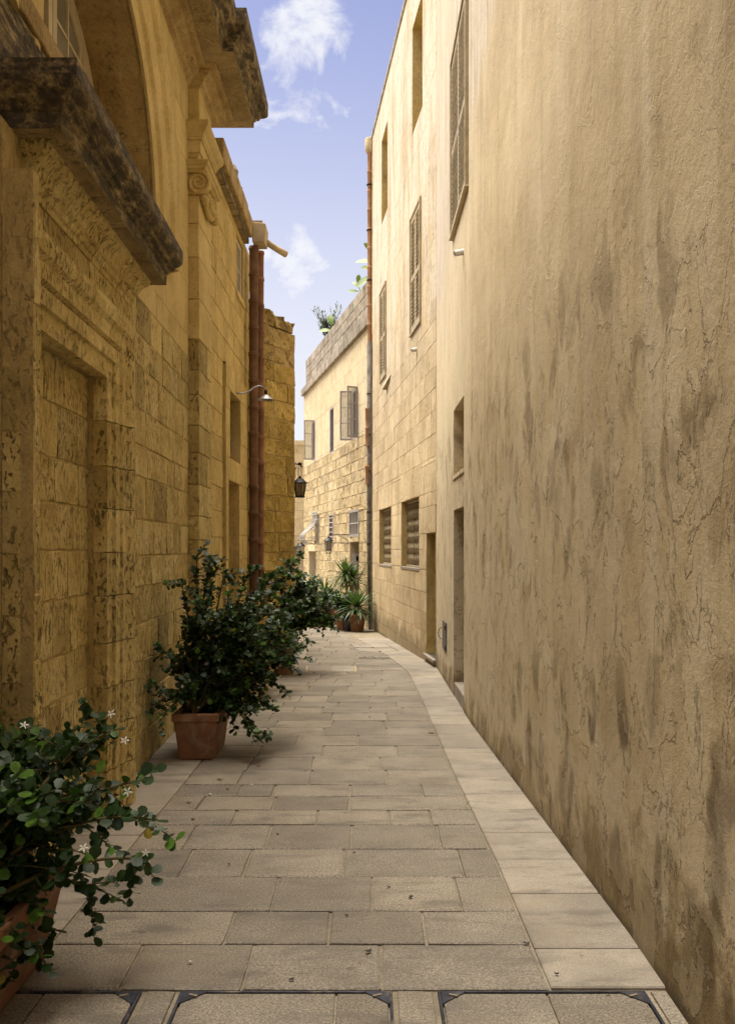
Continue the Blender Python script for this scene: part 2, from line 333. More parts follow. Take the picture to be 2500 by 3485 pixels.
M['cream_cement'] = simple('cream_cement', (.43, .34, .20), .9, var=.2, stain=(.4, (.3, .22, .12)), bumpk=.4)
M['manhole'] = simple('worn_cast_iron', (.13, .115, .10), .5, .5, var=.35)
M['tile'] = simple('white_glazed_tile', (.66, .64, .60), .3, var=.05)
M['blue_pot'] = simple('dark_blue_glazed_pot', (.018, .026, .05), .3, var=.3)
M['branch'] = simple('green_brown_bark', (.11, .085, .035), .8, var=.35, scale=20, bumpk=.4)
M['petal'] = simple('white_petal', (.72, .70, .62), .6, var=.06)
M['dry_leaf'] = simple('dry_brown_leaf', (.17, .095, .04), .8, var=.4)
M['char'] = simple('black_trodden_gum', (.022, .02, .018), .6, var=.3)
M['roof'] = simple('flat_roof_mortar', (.33, .28, .2), .9, var=.2)
def leafmat(name, c1, c2, rough=.32):
    t = NT(name)
    n = t.noise(t.vec(), 5, 3, .6)
    c = t.ramp(n, [(.3, c1), (.7, c2)])
    c = t.mix(1, c, t.ramp(t.noise(t.vec(), 45, 2, .5), [(.3, (.72, .72, .72)), (.7, (1.3, 1.3, 1.25))]), 'MULTIPLY')
    t.done(c, rough, None, .32)
    tr = t.n('ShaderNodeBsdfTranslucent'); t.l(t.mix(1, c, (1.6, 1.9, .9), 'MULTIPLY'), tr.inputs[0])
    mx = t.n('ShaderNodeMixShader'); mx.inputs[0].default_value = .18
    t.l(t.b.outputs[0], mx.inputs[1]); t.l(tr.outputs[0], mx.inputs[2]); t.l(mx.outputs[0], t.out.inputs[0])
    return t.m
M['leaf'] = leafmat('dark_glossy_leaf', (.011, .028, .008), (.034, .068, .017), .42)
M['leaf_new'] = leafmat('fresh_green_leaf', (.055, .125, .018), (.110, .215, .032), .38)
M['leaf_old'] = leafmat('yellowing_leaf', (.16, .14, .02), (.30, .22, .04), .5)
M['yucca'] = leafmat('yucca_leaf', (.035, .060, .020), (.080, .125, .040), .4)
M['yucca_dry'] = leafmat('dry_yucca_leaf', (.16, .13, .06), (.26, .21, .10), .7)
M['ficus'] = leafmat('bright_rubber_leaf', (.075, .125, .018), (.15, .21, .035), .4)
M['olive'] = leafmat('grey_green_leaf', (.07, .085, .06), (.13, .15, .11), .5)
def glass(name, tintc, alpha, rough=.08):
    t = NT(name)
    t.done(tintc, rough, None, .5)
    tr = t.n('ShaderNodeBsdfTransparent'); mx = t.n('ShaderNodeMixShader'); mx.inputs[0].default_value = alpha
    t.l(tr.outputs[0], mx.inputs[1]); t.l(t.b.outputs[0], mx.inputs[2]); t.l(mx.outputs[0], t.out.inputs[0])
    return t.m
M['glass_clear'] = glass('thin_clear_glass', (.20, .19, .17), .28)
M['glass_grey'] = simple('dusty_grey_glass', (.215, .195, .155), .25, var=.12, scale=2, bumpk=.03, spec=.6)
M['glass_amber'] = glass('amber_lantern_glass', (.16, .12, .04), .75, .2)
M['glass_milk'] = glass('milky_lantern_glass', (.50, .46, .38), .9, .3)

# ------------------------------------------------------------------ mesh helpers
WL = {}                                   # world location of every object that can be a parent (never rotated)
def tag(o, label, cat, group=None):
    o['label'] = label; o['category'] = cat
    if group: o['group'] = group
    return o
def thing(name, loc, label, cat, group=None):
    o = bpy.data.objects.new(name, None); col.objects.link(o); o.location = loc; o.empty_display_size = .1
    WL[o] = Vector(loc); return tag(o, label, cat, group)
class MB:
    def __init__(s): s.v = []; s.f = []; s.mi = []
    def add(s, pts, faces, mi=0):
        b = len(s.v); s.v += [tuple(p) for p in pts]
        for f in faces: s.f.append(tuple(b+i for i in f)); s.mi.append(mi)
    def quad(s, a, b, c, d, mi=0): s.add((a, b, c, d), ((0, 1, 2, 3),), mi)
    def hexa(s, p, mi=0):                 # p: 8 points, bottom loop 0-3, top loop 4-7
        s.add(p, ((3, 2, 1, 0), (4, 5, 6, 7), (0, 1, 5, 4), (1, 2, 6, 5), (2, 3, 7, 6), (3, 0, 4, 7)), mi)
    def box(s, o, a, b, c, mi=0):         # corner o and three edge vectors
        o, a, b, c = map(Vector, (o, a, b, c))
        s.hexa((o, o+a, o+a+b, o+b, o+c, o+a+c, o+a+b+c, o+b+c), mi)
    def bx(s, x0, x1, y0, y1, z0, z1, mi=0): s.box((x0, y0, z0), (x1-x0, 0, 0), (0, y1-y0, 0), (0, 0, z1-z0), mi)
    def tube(s, pts, rad, n=8, mi=0, cap=True):
        pts = [Vector(p) for p in pts]
        if not isinstance(rad, (list, tuple)): rad = [rad]*len(pts)
        rings = []; up = Vector((.13, .21, .97)).normalized()
        for i, p in enumerate(pts):
            d = (pts[min(i+1, len(pts)-1)] - pts[max(i-1, 0)]).normalized()
            if abs(d.dot(up)) > .95: up = Vector((.9, .3, .1)).normalized()
            a = d.cross(up).normalized(); b = d.cross(a)
            rings.append([p + (a*math.cos(2*math.pi*k/n) + b*math.sin(2*math.pi*k/n))*rad[i] for k in range(n)])
        vs = [q for r in rings for q in r]; fs = []
        for i in range(len(pts)-1):
            for k in range(n): fs.append((i*n+k, i*n+(k+1) % n, (i+1)*n+(k+1) % n, (i+1)*n+k))
        if cap: fs += [tuple(range(n))[::-1], tuple((len(pts)-1)*n+k for k in range(n))]
        s.add(vs, fs, mi)
    def lathe(s, prof, c, n=20, mi=0, cap=True, sx=1, sy=1):
        vs = []; fs = []
        for r, z in prof:
            for k in range(n):
                a = 2*math.pi*k/n; vs.append((c[0]+r*sx*math.cos(a), c[1]+r*sy*math.sin(a), c[2]+z))
        for i in range(len(prof)-1):
            for k in range(n): fs.append((i*n+k, i*n+(k+1) % n, (i+1)*n+(k+1) % n, (i+1)*n+k))
        if cap: fs += [tuple(range(n))[::-1], tuple((len(prof)-1)*n+k for k in range(n))]
        s.add(vs, fs, mi)
    def build(s, name, mats, parent=None, smooth=False, bevel=0, kind=None):
        if not isinstance(mats, (list, tuple)): mats = [mats]
        vs = [Vector(p) for p in s.v]
        lo = [min(p[i] for p in vs) for i in range(3)]; hi = [max(p[i] for p in vs) for i in range(3)]
        c = Vector(((lo[0]+hi[0])/2, (lo[1]+hi[1])/2, lo[2]))
        me = bpy.data.meshes.new(name); me.from_pydata([p-c for p in vs], [], s.f)
        for m in mats: me.materials.append(M[m] if isinstance(m, str) else m)
        if len(mats) > 1: me.polygons.foreach_set('material_index', s.mi)
        if smooth: me.polygons.foreach_set('use_smooth', [True]*len(me.polygons))
        me.update()
        o = bpy.data.objects.new(name, me); col.objects.link(o); WL[o] = c
        if parent is not None: o.parent = parent; o.location = c - WL[parent]
        else: o.location = c
        if bevel:
            b = o.modifiers.new('bevel', 'BEVEL'); b.width = bevel; b.segments = 2; b.limit_method = 'ANGLE'
        if kind: o['kind'] = kind
        return o
def inst(name, me, parent, world, kind=None):       # an object that shares mesh data; world = 4x4 matrix
    o = bpy.data.objects.new(name, me); col.objects.link(o)
    w = world.copy()
    if parent is not None: o.parent = parent; w.translation = w.translation - WL[parent]
    o.matrix_basis = w
    if kind: o['kind'] = kind
    return o
class Wall:
    """vertical wall line X = x0 + m (Y - y0), measured along Y; side +1 faces +X, -1 faces -X"""
    def __init__(s, x0, y0, m, side):
        s.x0, s.y0, s.m, s.side = x0, y0, m, side; L = math.hypot(1, m); s.L = L
        s.n = Vector((side/L, -side*m/L, 0)); s.t = Vector((m/L, 1/L, 0))
    def P(s, u, z, out=0): return Vector((s.x0+s.m*(u-s.y0), u, z)) + s.n*out
    def box(s, mb, u0, u1, z0, z1, o0, o1, mi=0):
        mb.hexa((s.P(u0, z0, o0), s.P(u1, z0, o0), s.P(u1, z0, o1), s.P(u0, z0, o1), s.P(u0, z1, o0), s.P(u1, z1, o0), s.P(u1, z1, o1), s.P(u0, z1, o1)), mi)
    def sheet(s, mb, u0, u1, z0, z1, ops=(), mi=0, rmi=0, out=0, reveal=True):
        us = sorted({u0, u1, *[v for o in ops for v in (o[0], o[1]) if u0 < v < u1]})
        zs = sorted({z0, z1, *[v for o in ops for v in (o[2], o[3]) if z0 < v < z1]})
        for a, b in zip(us, us[1:]):
            for c, d in zip(zs, zs[1:]):
                mu, mz = (a+b)/2, (c+d)/2
                if any(o[0] < mu < o[1] and o[2] < mz < o[3] for o in ops): continue
                mb.quad(s.P(a, c, out), s.P(b, c, out), s.P(b, d, out), s.P(a, d, out), mi)
        if reveal:
            for o in ops:
                if len(o) > 4 and o[4]:
                    a, b, c, d, dep = o[:5]; q = lambda u, z, k: s.P(u, z, out-k)
                    mb.quad(q(a, c, 0), q(a, c, dep), q(a, d, dep), q(a, d, 0), rmi)
                    mb.quad(q(b, c, 0), q(b, c, dep), q(b, d, dep), q(b, d, 0), rmi)
                    mb.quad(q(a, d, 0), q(b, d, 0), q(b, d, dep), q(a, d, dep), rmi)
                    mb.quad(q(a, c, 0), q(b, c, 0), q(b, c, dep), q(a, c, dep), rmi)

# unit stone blocks: face at y = 0, body behind it, edges worn by different amounts
BLK = {}
def block_mesh(mat, var, worn=1.0):
    key = (mat, var, worn)
    if key in BLK: return BLK[key]
    rs = random.Random(var*31+5)
    xs = [0, .018, .33, .68, .982, 1]; zs = [0, .035, .5, .965, 1]
    vs = []; fs = []
    for j, z in enumerate(zs):
        for i, x in enumerate(xs):
            e = (i in (0, 5)) or (j in (0, 4))
            y = (-.10*rs.uniform(.3, 1.8)*worn if e else rs.uniform(-.09, .03)*worn)
            jx = rs.uniform(-.012, .012)*worn if 0 < i < 5 else (rs.uniform(0, .010) if i == 0 else -rs.uniform(0, .010))*worn
            jz = rs.uniform(-.02, .02)*worn if 0 < j < 4 else (rs.uniform(0, .022) if j == 0 else -rs.uniform(0, .022))*worn
            vs.append((x+jx, y, z+jz))
    nx = len(xs)
    for j in range(len(zs)-1):
        for i in range(nx-1): fs.append((j*nx+i, j*nx+i+1, (j+1)*nx+i+1, (j+1)*nx+i))
    ring = [i for i in range(nx)] + [j*nx+nx-1 for j in range(1, 5)] + [4*nx+i for i in range(nx-2, -1, -1)] + [j*nx for j in range(3, 0, -1)]
    b = len(vs)
    for r in ring: vs.append((vs[r][0], -1.0, vs[r][2]))
    k = len(ring)
    for i in range(k): fs.append((ring[(i+1) % k], ring[i], b+i, b+(i+1) % k))
    me = bpy.data.meshes.new('stone_block'); me.from_pydata(vs, [], fs); me.materials.append(M[mat]); me.update()
    BLK[key] = me; return me
def put_block(w, parent, u0, u1, z0, z1, out, mat, depth=.09, worn=1.0, name='stone_block', rs=random):
    me = block_mesh(mat, rs.randrange(8), worn)
    ln = (u1-u0)*w.L
    if w.side > 0: o = w.P(u1, z0, out); ang = math.atan2(-w.t.y, -w.t.x)
    else: o = w.P(u0, z0, out); ang = math.atan2(w.t.y, w.t.x)
    mt = Matrix.Translation(o) @ Matrix.Rotation(ang, 4, 'Z') @ Matrix.Diagonal((ln, depth, z1-z0, 1))
    return inst(name, me, parent, mt)
def courses(zs, h, rs, jit=.12):
    out = [zs[0]]
    for a, b in zip(zs, zs[1:]):
        k = max(1, round((b-a)/h)); cut = [a+(b-a)*(i+(rs.uniform(-jit, jit) if 0 < i < k else 0))/k for i in range(k+1)]
        out += cut[1:]
    return out
def lay(w, parent, u0, u1, zl, h, ln, mat, ops=(), gap=.008, out=.012, jit=.006, worn=1.0, seed=1, depth=.09, skip=None, lnj=.4, cj=.12):
    """lay courses of blocks on a wall between u0 and u1, leaving the openings free"""
    rs = random.Random(seed); cnt = 0
    lev = courses(sorted(set(zl) | {v for o in ops for v in (o[2], o[3]) if zl[0] < v < zl[-1] and o[1] > u0 and o[0] < u1}), h, rs, cj)
    for a, b in zip(lev, lev[1:]):
        mid = (a+b)/2
        spans = [(u0, u1)]
        for o in ops:
            if o[2] < mid < o[3]:
                ns = []
                for p, q in spans:
                    if o[1] <= p or o[0] >= q: ns.append((p, q)); continue
                    if o[0] > p: ns.append((p, o[0]))
                    if o[1] < q: ns.append((o[1], q))
                spans = ns
        for p, q in spans:
            x = p; first = True
            while x < q-.02:
                l_ = ln*rs.uniform(1-lnj, 1+lnj)/w.L
                if first: l_ *= rs.uniform(.45, 1.0); first = False
                e = x+l_
                if q-e < ln*.4/w.L: e = q
                if not (skip and skip((x+e)/2, mid)):
                    put_block(w, parent, x+gap/2, e-gap/2, a+gap/2, b-gap/2, out+rs.uniform(-jit, jit), mat, depth, worn, rs=rs); cnt += 1
                x = e
    return cnt
def sweep2d(mb, w, path, prof, mi=0, caps=True):
    """sweep profile (n, out) along a path (u, z) drawn on the wall; n is to the left of travel, mitred"""
    L = w.L; pp = [Vector((u*L, z)) for u, z in path]; rows = []
    for i, p in enumerate(pp):
        d1 = (p-pp[i-1]).normalized() if i else None; d2 = (pp[i+1]-p).normalized() if i < len(pp)-1 else None
        d1 = d1 or d2; d2 = d2 or d1
        n1 = Vector((-d1.y, d1.x)); n2 = Vector((-d2.y, d2.x)); m = (n1+n2); m /= max(.2, m.dot(n1)) if m.length > 1e-6 else 1
        rows.append([w.P((p.x+m.x*a)/L, p.y+m.y*a, o) for a, o in prof])
    _rows(mb, rows, mi, caps)
def sweep_plan(mb, path, prof, mi=0, caps=True):
    """sweep profile (n, z) along a path (x, y) in plan; n is to the right of travel, mitred"""
    pp = [Vector(p) for p in path]; rows = []
    for i, p in enumerate(pp):
        d1 = (p-pp[i-1]).normalized() if i else None; d2 = (pp[i+1]-p).normalized() if i < len(pp)-1 else None
        d1 = d1 or d2; d2 = d2 or d1
        n1 = Vector((d1.y, -d1.x)); n2 = Vector((d2.y, -d2.x)); m = n1+n2; m /= m.dot(n1)
        rows.append([Vector((p.x+m.x*a, p.y+m.y*a, z)) for a, z in prof])
    _rows(mb, rows, mi, caps)
def _rows(mb, rows, mi, caps):
    k = len(rows[0]); fs = []
    for i in range(len(rows)-1):
        for j in range(k-1): fs.append((i*k+j, i*k+j+1, (i+1)*k+j+1, (i+1)*k+j))
    if caps: fs += [tuple(range(k)), tuple((len(rows)-1)*k+j for j in range(k))[::-1]]
    mb.add([p for r in rows for p in r], fs, mi)
def gz(y):                                # street level: flat, then falling gently
    return 0.0 if y < 12.7 else max(-.0205*(y-12.7), -.24)

# ------------------------------------------------------------------ street
mb = MB()
ys = [-300, -6, 2, 12.7, 16, 20, 24.4, 60, 300]
for a, b in zip(ys, ys[1:]):
    mb.quad((-300, a, gz(a)-.012), (300, a, gz(a)-.012), (300, b, gz(b)-.012), (-300, b, gz(b)-.012))
street = mb.build('street', 'ground', kind='structure')

def lerp(tab, y):
    for (a, p), (b, q) in zip(tab, tab[1:]):
        if y <= b: return p + (q-p)*(y-a)/(b-a)
    return tab[-1][1]
RB = [(-2, .665), (3, .665), (4.8, .656), (6.67, .61), (10.1, .57), (12.1, .53), (14.4, .30), (18, -.22), (24, -1.2)]     # paving field, right edge
LB_ = [(-2, -1.30), (3, -1.285), (5.4, -1.262), (6.15, -1.25), (9, -1.24), (11, -1.16), (12.6, -.98), (14.2, -.92), (18, -1.15), (24, -2.4)]
RWL = [(-2, 1.095), (3.9, 1.085), (8.6, .945), (12.67, .93), (20.67, .11), (24, -.6)]
LWL = [(-2, -1.44), (9, -1.71), (12.3, -1.62), (13.8, -1.09), (24, -4.2)]
PAV = {}
def paver_mesh(mat, var):
    if (mat, var) in PAV: return PAV[(mat, var)]
    rs = random.Random(var+77); vs = []; fs = []
    xs = [0, .02, .5, .98, 1]; ys_ = [0, .028, .5, .972, 1]
    for j, y in enumerate(ys_):
        for i, x in enumerate(xs):
            e = i in (0, 4) or j in (0, 4)
            vs.append((x+(rs.uniform(-.006, .006) if i not in (1, 3) else 0), y+(rs.uniform(-.01, .01) if j not in (1, 3) else 0), -.10*rs.uniform(.7, 1.6) if e else rs.uniform(-.03, .03)))
    for j in range(4):
        for i in range(4): fs.append((j*5+i, j*5+i+1, (j+1)*5+i+1, (j+1)*5+i))
    ring = [0, 1, 2, 3, 4, 9, 14, 19, 24, 23, 22, 21, 20, 15, 10, 5]; b = len(vs)
    for r in ring: vs.append((vs[r][0], vs[r][1], -1))
    for i in range(16): fs.append((ring[(i+1) % 16], ring[i], b+i, b+(i+1) % 16))
    me = bpy.data.meshes.new('paver'); me.from_pydata(vs, [], fs); me.materials.append(M[mat]); me.update(); PAV[(mat, var)] = me
    return me
def put_paver(x0, x1, y0, y1, mat, rs, gap=.008, name='paver', zo=0, shear=0):
    me = paver_mesh(mat, rs.randrange(6))
    z = gz((y0+y1)/2) + rs.uniform(-.0015, .0015) + zo
    sl = (gz(y1)-gz(y0))/(y1-y0)
    mt = Matrix(((x1-x0-gap, shear, 0, x0+gap/2), (0, y1-y0-gap, 0, y0+gap/2), (0, sl*(y1-y0), .035, z+(gz(y0)-gz((y0+y1)/2))), (0, 0, 0, 1)))
    o = bpy.data.objects.new(name, me); col.objects.link(o); o.parent = street
    mt.translation = mt.translation - WL[street]
    if shear: o.matrix_parent_inverse = mt
    else: o.matrix_basis = mt
    return o
rs = random.Random(11)
rows = [3.415, 3.81, 4.156, 4.588, 5.015, 5.458, 5.76, 6.08, 6.384, 6.81]
while rows[-1] < 20.3: rows.append(rows[-1]+rs.choice((.30, .34, .38, .42)))
fixed = {(3.415): (-.905, -.46, .055, .66), (3.81): (-.585, -.16, .24), (4.156): (-.43, .02, .42)}
def blocked(x, y):        # access covers and planted holes keep their own place
    return ((x-.10)**2 + (y-13.9)**2 < .17 and False)
n_pav = 0
for a, b in zip(rows, rows[1:]):
    m = (a+b)/2; xl, xr = lerp(LB_, m), lerp(RB, m)
    cuts = [c for c in fixed.get(a, ())]
    if not cuts:
        x = xl + rs.uniform(.18, .5)
        while x < xr-.16: cuts.append(x); x += rs.uniform(.42, .60) if rs.random() < .85 else rs.uniform(.22, .34)
    pts = [xl]+[c for c in cuts if c < xr-.02]+[xr]
    for p, q in zip(pts, pts[1:]):
        put_paver(p, q, a, b, 'paver', rs, gap=rs.uniform(.007, .014)); n_pav += 1
# smooth slabs along both walls
yy = [3.425, 3.765, 4.366, 4.835, 5.295, 5.714, 6.135]
while yy[-1] < 17.5: yy.append(yy[-1]+rs.uniform(.36, .62))
for a, b in zip(yy, yy[1:]):
    x0a, x0b = lerp(RB, a), lerp(RB, b); x1 = lerp(RWL, b)
    mb = MB(); g = .005; dz = rs.uniform(-.001, .002)
    p = [(x0a+.008, a+g), (lerp(RWL, a)+.02, a+g), (lerp(RWL, b)+.02, b-g), (x0b+.008, b-g)]
    c = [sum(q[0] for q in p)/4, sum(q[1] for q in p)/4]
    rim = [(x, y, gz(y)-.004+dz) for x, y in p]; top = [(c[0]+(x-c[0])*.965, c[1]+(y-c[1])*.965, gz(y)+.001+dz) for x, y in p]; bot = [(x, y, gz(y)-.035) for x, y in p]
    mb.add(bot+rim+top, [(8, 9, 10, 11)]+[(i, (i+1) % 4, 4+(i+1) % 4, 4+i) for i in range(4)]+[(4+i, 4+(i+1) % 4, 8+(i+1) % 4, 8+i) for i in range(4)])
    mb.build('slab', 'slab', street)
yy = [3.0, 3.5, 4.05, 4.7, 5.25, 5.87, 6.5]
while yy[-1] < 12.2: yy.append(yy[-1]+rs.uniform(.45, .7))
for a, b in zip(yy, yy[1:]):
    mb = MB(); g = .004; dz = rs.uniform(-.001, .002)
    p = [(lerp(LWL, a)-.25, a+g), (lerp(LB_, a)-.008, a+g), (lerp(LB_, b)-.008, b-g), (lerp(LWL, b)-.25, b-g)]
    c = [sum(q[0] for q in p)/4, sum(q[1] for q in p)/4]
    rim = [(x, y, gz(y)-.004+dz) for x, y in p]; top = [(c[0]+(x-c[0])*.97, c[1]+(y-c[1])*.97, gz(y)+.001+dz) for x, y in p]; bot = [(x, y, gz(y)-.035) for x, y in p]
    mb.add(bot+rim+top, [(8, 9, 10, 11)]+[(i, (i+1) % 4, 4+(i+1) % 4, 4+i) for i in range(4)]+[(4+i, 4+(i+1) % 4, 8+(i+1) % 4, 8+i) for i in range(4)])
    mb.build('slab', 'slab', street)
# the strip of paving in front of the first row holds three recessed access covers
for x0, x1 in ((-.80, -.69), (.105, .238), (1.02, 1.08)):
    for a, b in ((2.45, 2.95), (2.95, 3.41)): put_paver(x0, x1, a, b, 'paver', rs)
for a, b in ((1.75, 2.1), (2.1, 2.45)):
    x = -1.5
    while x < 1.0: put_paver(x, x+.5, a, b, 'paver', rs); x += .5
def tray_cover(x0, x1, y0, y1, label, seed):
    r_ = random.Random(seed)
    t = thing('access_cover', ((x0+x1)/2, (y0+y1)/2, 0), label, 'manhole cover', 'stone-filled access covers')
    mb = MB(); f = .011
    mb.bx(x0, x1, y1-f, y1, -.03, .002); mb.bx(x0, x1, y0, y0+f, -.03, .002); mb.bx(x0, x0+f, y0+f, y1-f, -.03, .002); mb.bx(x1-f, x1, y0+f, y1-f, -.03, .002)
    mb.build('frame', 'steel_blue', t, bevel=.003)
    k = .09
    for cx, cy, sx, sy in ((x0+f, y1-f, 1, -1), (x1-f, y1-f, -1, -1), (x0+f, y0+f, 1, 1), (x1-f, y0+f, -1, 1)):
        mb = MB(); p = [(cx, cy), (cx+sx*k, cy), (cx, cy+sy*k)]
        mb.add([(x, y, -.03) for x, y in p]+[(x, y, .0035) for x, y in p], ((0, 2, 1), (3, 4, 5), (0, 1, 4, 3), (1, 2, 5, 4), (2, 0, 3, 5)))
        o = mb.build('corner_plate', 'steel_blue', t)
        mb = MB(); mb.box((cx+sx*.03, cy+sy*.022, .0035), (sx*.030, sy*.012, 0), (-sx*.004, sy*.008, 0), (0, 0, .004)); mb.build('lifting_lug', 'ground', o)
    xm = x0+(x1-x0)*r_.uniform(.45, .75)
    for a, b in ((x0+f+.006, xm-.004), (xm+.004, x1-f-.006)):
        mb = MB(); mb.bx(a, b, y0+f+.006, y1-f-.006, -.03, -.001); mb.build('infill_slab', 'paver', t, bevel=.004)
tray_cover(-1.50, -.815, 2.72, 3.40, 'stone-filled access cover beside the terracotta planter, frame in dark metal', 1)
tray_cover(-.676, .089, 2.66, 3.40, 'stone-filled access cover in the middle of the three dark metal frames', 2)
tray_cover(.253, 1.003, 2.66, 3.40, 'stone-filled access cover whose dark metal frame reaches the plastered wall', 3)
# round manhole, double cover, mortared slab farther along
z0 = gz(13.9)
t = thing('manhole_cover', (.10, 13.9, z0), 'round cast iron manhole cover set in the paving', 'manhole cover')
mb = MB(); mb.lathe([(.245, -.03), (.245, .004), (.222, .006), (.220, -.002)], (.10, 13.9, z0), 32, cap=False); mb.build('rim', 'manhole', t, True)
mb = MB(); mb.lathe([(.214, -.03), (.214, .002), (.20, .004), (.0005, .004)], (.10, 13.9, z0), 32, cap=False); lid = mb.build('lid', 'manhole', t)
for k in range(6):
    a = k*math.pi/3+.2; mb = MB(); c, s_ = math.cos(a), math.sin(a)
    mb.box((.10+c*.05-s_*.02, 13.9+s_*.05+c*.02, z0+.004), (c*.13, s_*.13, 0), (s_*.04, -c*.04, 0), (0, 0, .005)); mb.build('rib', 'slab', lid)
def par_cover(pts, name, label, mat):
    zc = gz(sum(p[1] for p in pts)/4)
    t = thing(name, (sum(p[0] for p in pts)/4, sum(p[1] for p in pts)/4, zc), label, 'access cover')
    c = Vector((sum(p[0] for p in pts)/4, sum(p[1] for p in pts)/4)); P = [Vector(p) for p in pts]; I = [c+(p-c)*.93 for p in P]
    mb = MB()
    for i in range(4):
        j = (i+1) % 4; q = [P[i], P[j], I[j], I[i]]
        mb.hexa([(v.x, v.y, gz(v.y)-.03) for v in q]+[(v.x, v.y, gz(v.y)+.003) for v in q])
    mb.build('frame', mat, t)
    J = [c+(p-c)*.90 for p in P]; m1, m2 = (J[0]+J[1])/2, (J[2]+J[3])/2
    for q in ([J[0], m1-(J[1]-J[0])*.004, m2+(J[2]-J[3])*-.004, J[3]], [m1+(J[1]-J[0])*.004, J[1], J[2], m2+(J[2]-J[3])*.004]):
        mb = MB(); mb.hexa([(v.x, v.y, gz(v.y)-.03) for v in q]+[(v.x, v.y, gz(v.y)+.004) for v in q]); mb.build('infill_slab', 'slab', t)
par_cover([(-.235, 15.83), (.43, 15.83), (.335, 16.50), (-.32, 16.50)], 'access_cover', 'slab-filled access cover, far one of the pair before the potted yucca', 'manhole')
par_cover([(-.16, 15.12), (.515, 15.12), (.435, 15.74), (-.24, 15.74)], 'access_cover', 'slab-filled access cover, one of the pair, next to the round manhole', 'manhole')
par_cover([(-.80, 12.2), (-.14, 12.2), (-.16, 12.86), (-.84, 12.86)], 'access_cover', 'mortared square access slab beside the round terracotta pot', 'rjoint')

# ------------------------------------------------------------------ window, shutter and grille makers
def sash(parent, o, ux, uz, un, w, h, nx, nz, fr, bar, dep, mat, gmat, name='frame'):
    """glazed leaf: o = lower corner, ux/uz/un unit vectors; frame, glazing bars and panes are its pieces"""
    ux, uz, un, o = Vector(ux), Vector(uz), Vector(un), Vector(o)
    def bxx(mb, x0, x1, z0, z1, d0, d1): mb.box(o+ux*x0+uz*z0+un*d0, ux*(x1-x0), un*(d1-d0), uz*(z1-z0))
    mb = MB(); bxx(mb, 0, fr, 0, h, 0, dep); bxx(mb, w-fr, w, 0, h, 0, dep); bxx(mb, fr, w-fr, 0, fr*1.25, 0, dep); bxx(mb, fr, w-fr, h-fr, h, 0, dep)
    f = mb.build(name, mat, parent, bevel=.003)
    iw, ih = w-2*fr, h-2.25*fr
    for i in range(1, nx):
        mb = MB(); x = fr+iw*i/nx; bxx(mb, x-bar/2, x+bar/2, fr*1.25, h-fr, dep*.2, dep*.8); mb.build('glazing_bar', mat, f)
    for j in range(1, nz):
        mb = MB(); z = fr*1.25+ih*j/nz; bxx(mb, fr, w-fr, z-bar/2, z+bar/2, dep*.22, dep*.78); mb.build('glazing_bar', mat, f)
    for i in range(nx):
        for j in range(nz):
            x0, x1 = fr+iw*i/nx, fr+iw*(i+1)/nx; z0, z1 = fr*1.25+ih*j/nz, fr*1.25+ih*(j+1)/nz
            mb = MB(); bxx(mb, x0-.003, x1+.003, z0-.003, z1+.003, dep*.46, dep*.54); mb.build('pane', gmat, f)
    return f
SL = {}
def shutters(w, parent, u0, u1, z0, z1, mat, slat_h=.055):
    """pair of louvred leaves in a shallow box frame"""
    mb = MB(); fr = .05
    w.box(mb, u0-.03, u0+fr*.4, z0-.03, z1+.04, -.07, .035); w.box(mb, u1-fr*.4, u1+.03, z0-.03, z1+.04, -.07, .035)
    w.box(mb, u0+fr*.4, u1-fr*.4, z1, z1+.04, -.07, .034); 
    box = mb.build('frame', mat, parent, bevel=.003)
    mb = MB(); w.box(mb, u0-.03, u1+.03, z0-.058, z0-.031, -.07, .042); mb.build('sill', 'cream_wood', parent, bevel=.004)
    mb = MB(); w.box(mb, u0, u1, z0, z1, -.099, -.09); mb.build('backing', 'dark', parent)
    um = (u0+u1)/2; st = .055
    for a, b in ((u0+fr*.45, um-.004), (um+.004, u1-fr*.45)):
        mb = MB()
        w.box(mb, a, a+st, z0-.005, z1-.004, -.02, .02); w.box(mb, b-st, b, z0-.005, z1-.004, -.02, .02)
        zm = z0+(z1-z0)*.46
        for p, q in ((z0-.005, z0+.08), (zm-.04, zm+.04), (z1-.085, z1-.004)): w.box(mb, a+st, b-st, p, q, -.019, .019)
        leaf = mb.build('shutter_leaf', mat, parent, bevel=.003)
        key = (mat, round(b-a, 2))
        if key not in SL:
            me = bpy.data.meshes.new('slat'); W = (b-a-2*st+.004)*w.L
            y0, y1 = -.028, .022
            me.from_pydata([(0, y0, .016), (W, y0, .016), (W, y1, -.010), (0, y1, -.010), (0, y0, .030), (W, y0, .030), (W, y1, .003), (0, y1, .003)], [], [(3, 2, 1, 0), (4, 5, 6, 7), (0, 1, 5, 4), (1, 2, 6, 5), (2, 3, 7, 6), (3, 0, 4, 7)])
            me.materials.append(M[mat]); me.update(); SL[key] = me
        ang = math.atan2(w.t.y, w.t.x)
        for p, q in ((z0+.08, zm-.04), (zm+.04, z1-.085)):
            n = int((q-p)/slat_h)
            for i in range(n):
                z = p+.012+(q-p-.03)*i/n+.012
                mt = Matrix.Translation(w.P(a+st-.002/w.L, z)) @ Matrix.Rotation(ang, 4, 'Z')
                inst('slat', SL[key], leaf, mt)
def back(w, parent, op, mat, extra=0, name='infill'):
    mb = MB(); w.box(mb, op[0]-.02, op[1]+.02, op[2]-.02, op[3]+.02, -op[4]-.04-extra, -op[4]-extra); return mb.build(name, mat, parent)
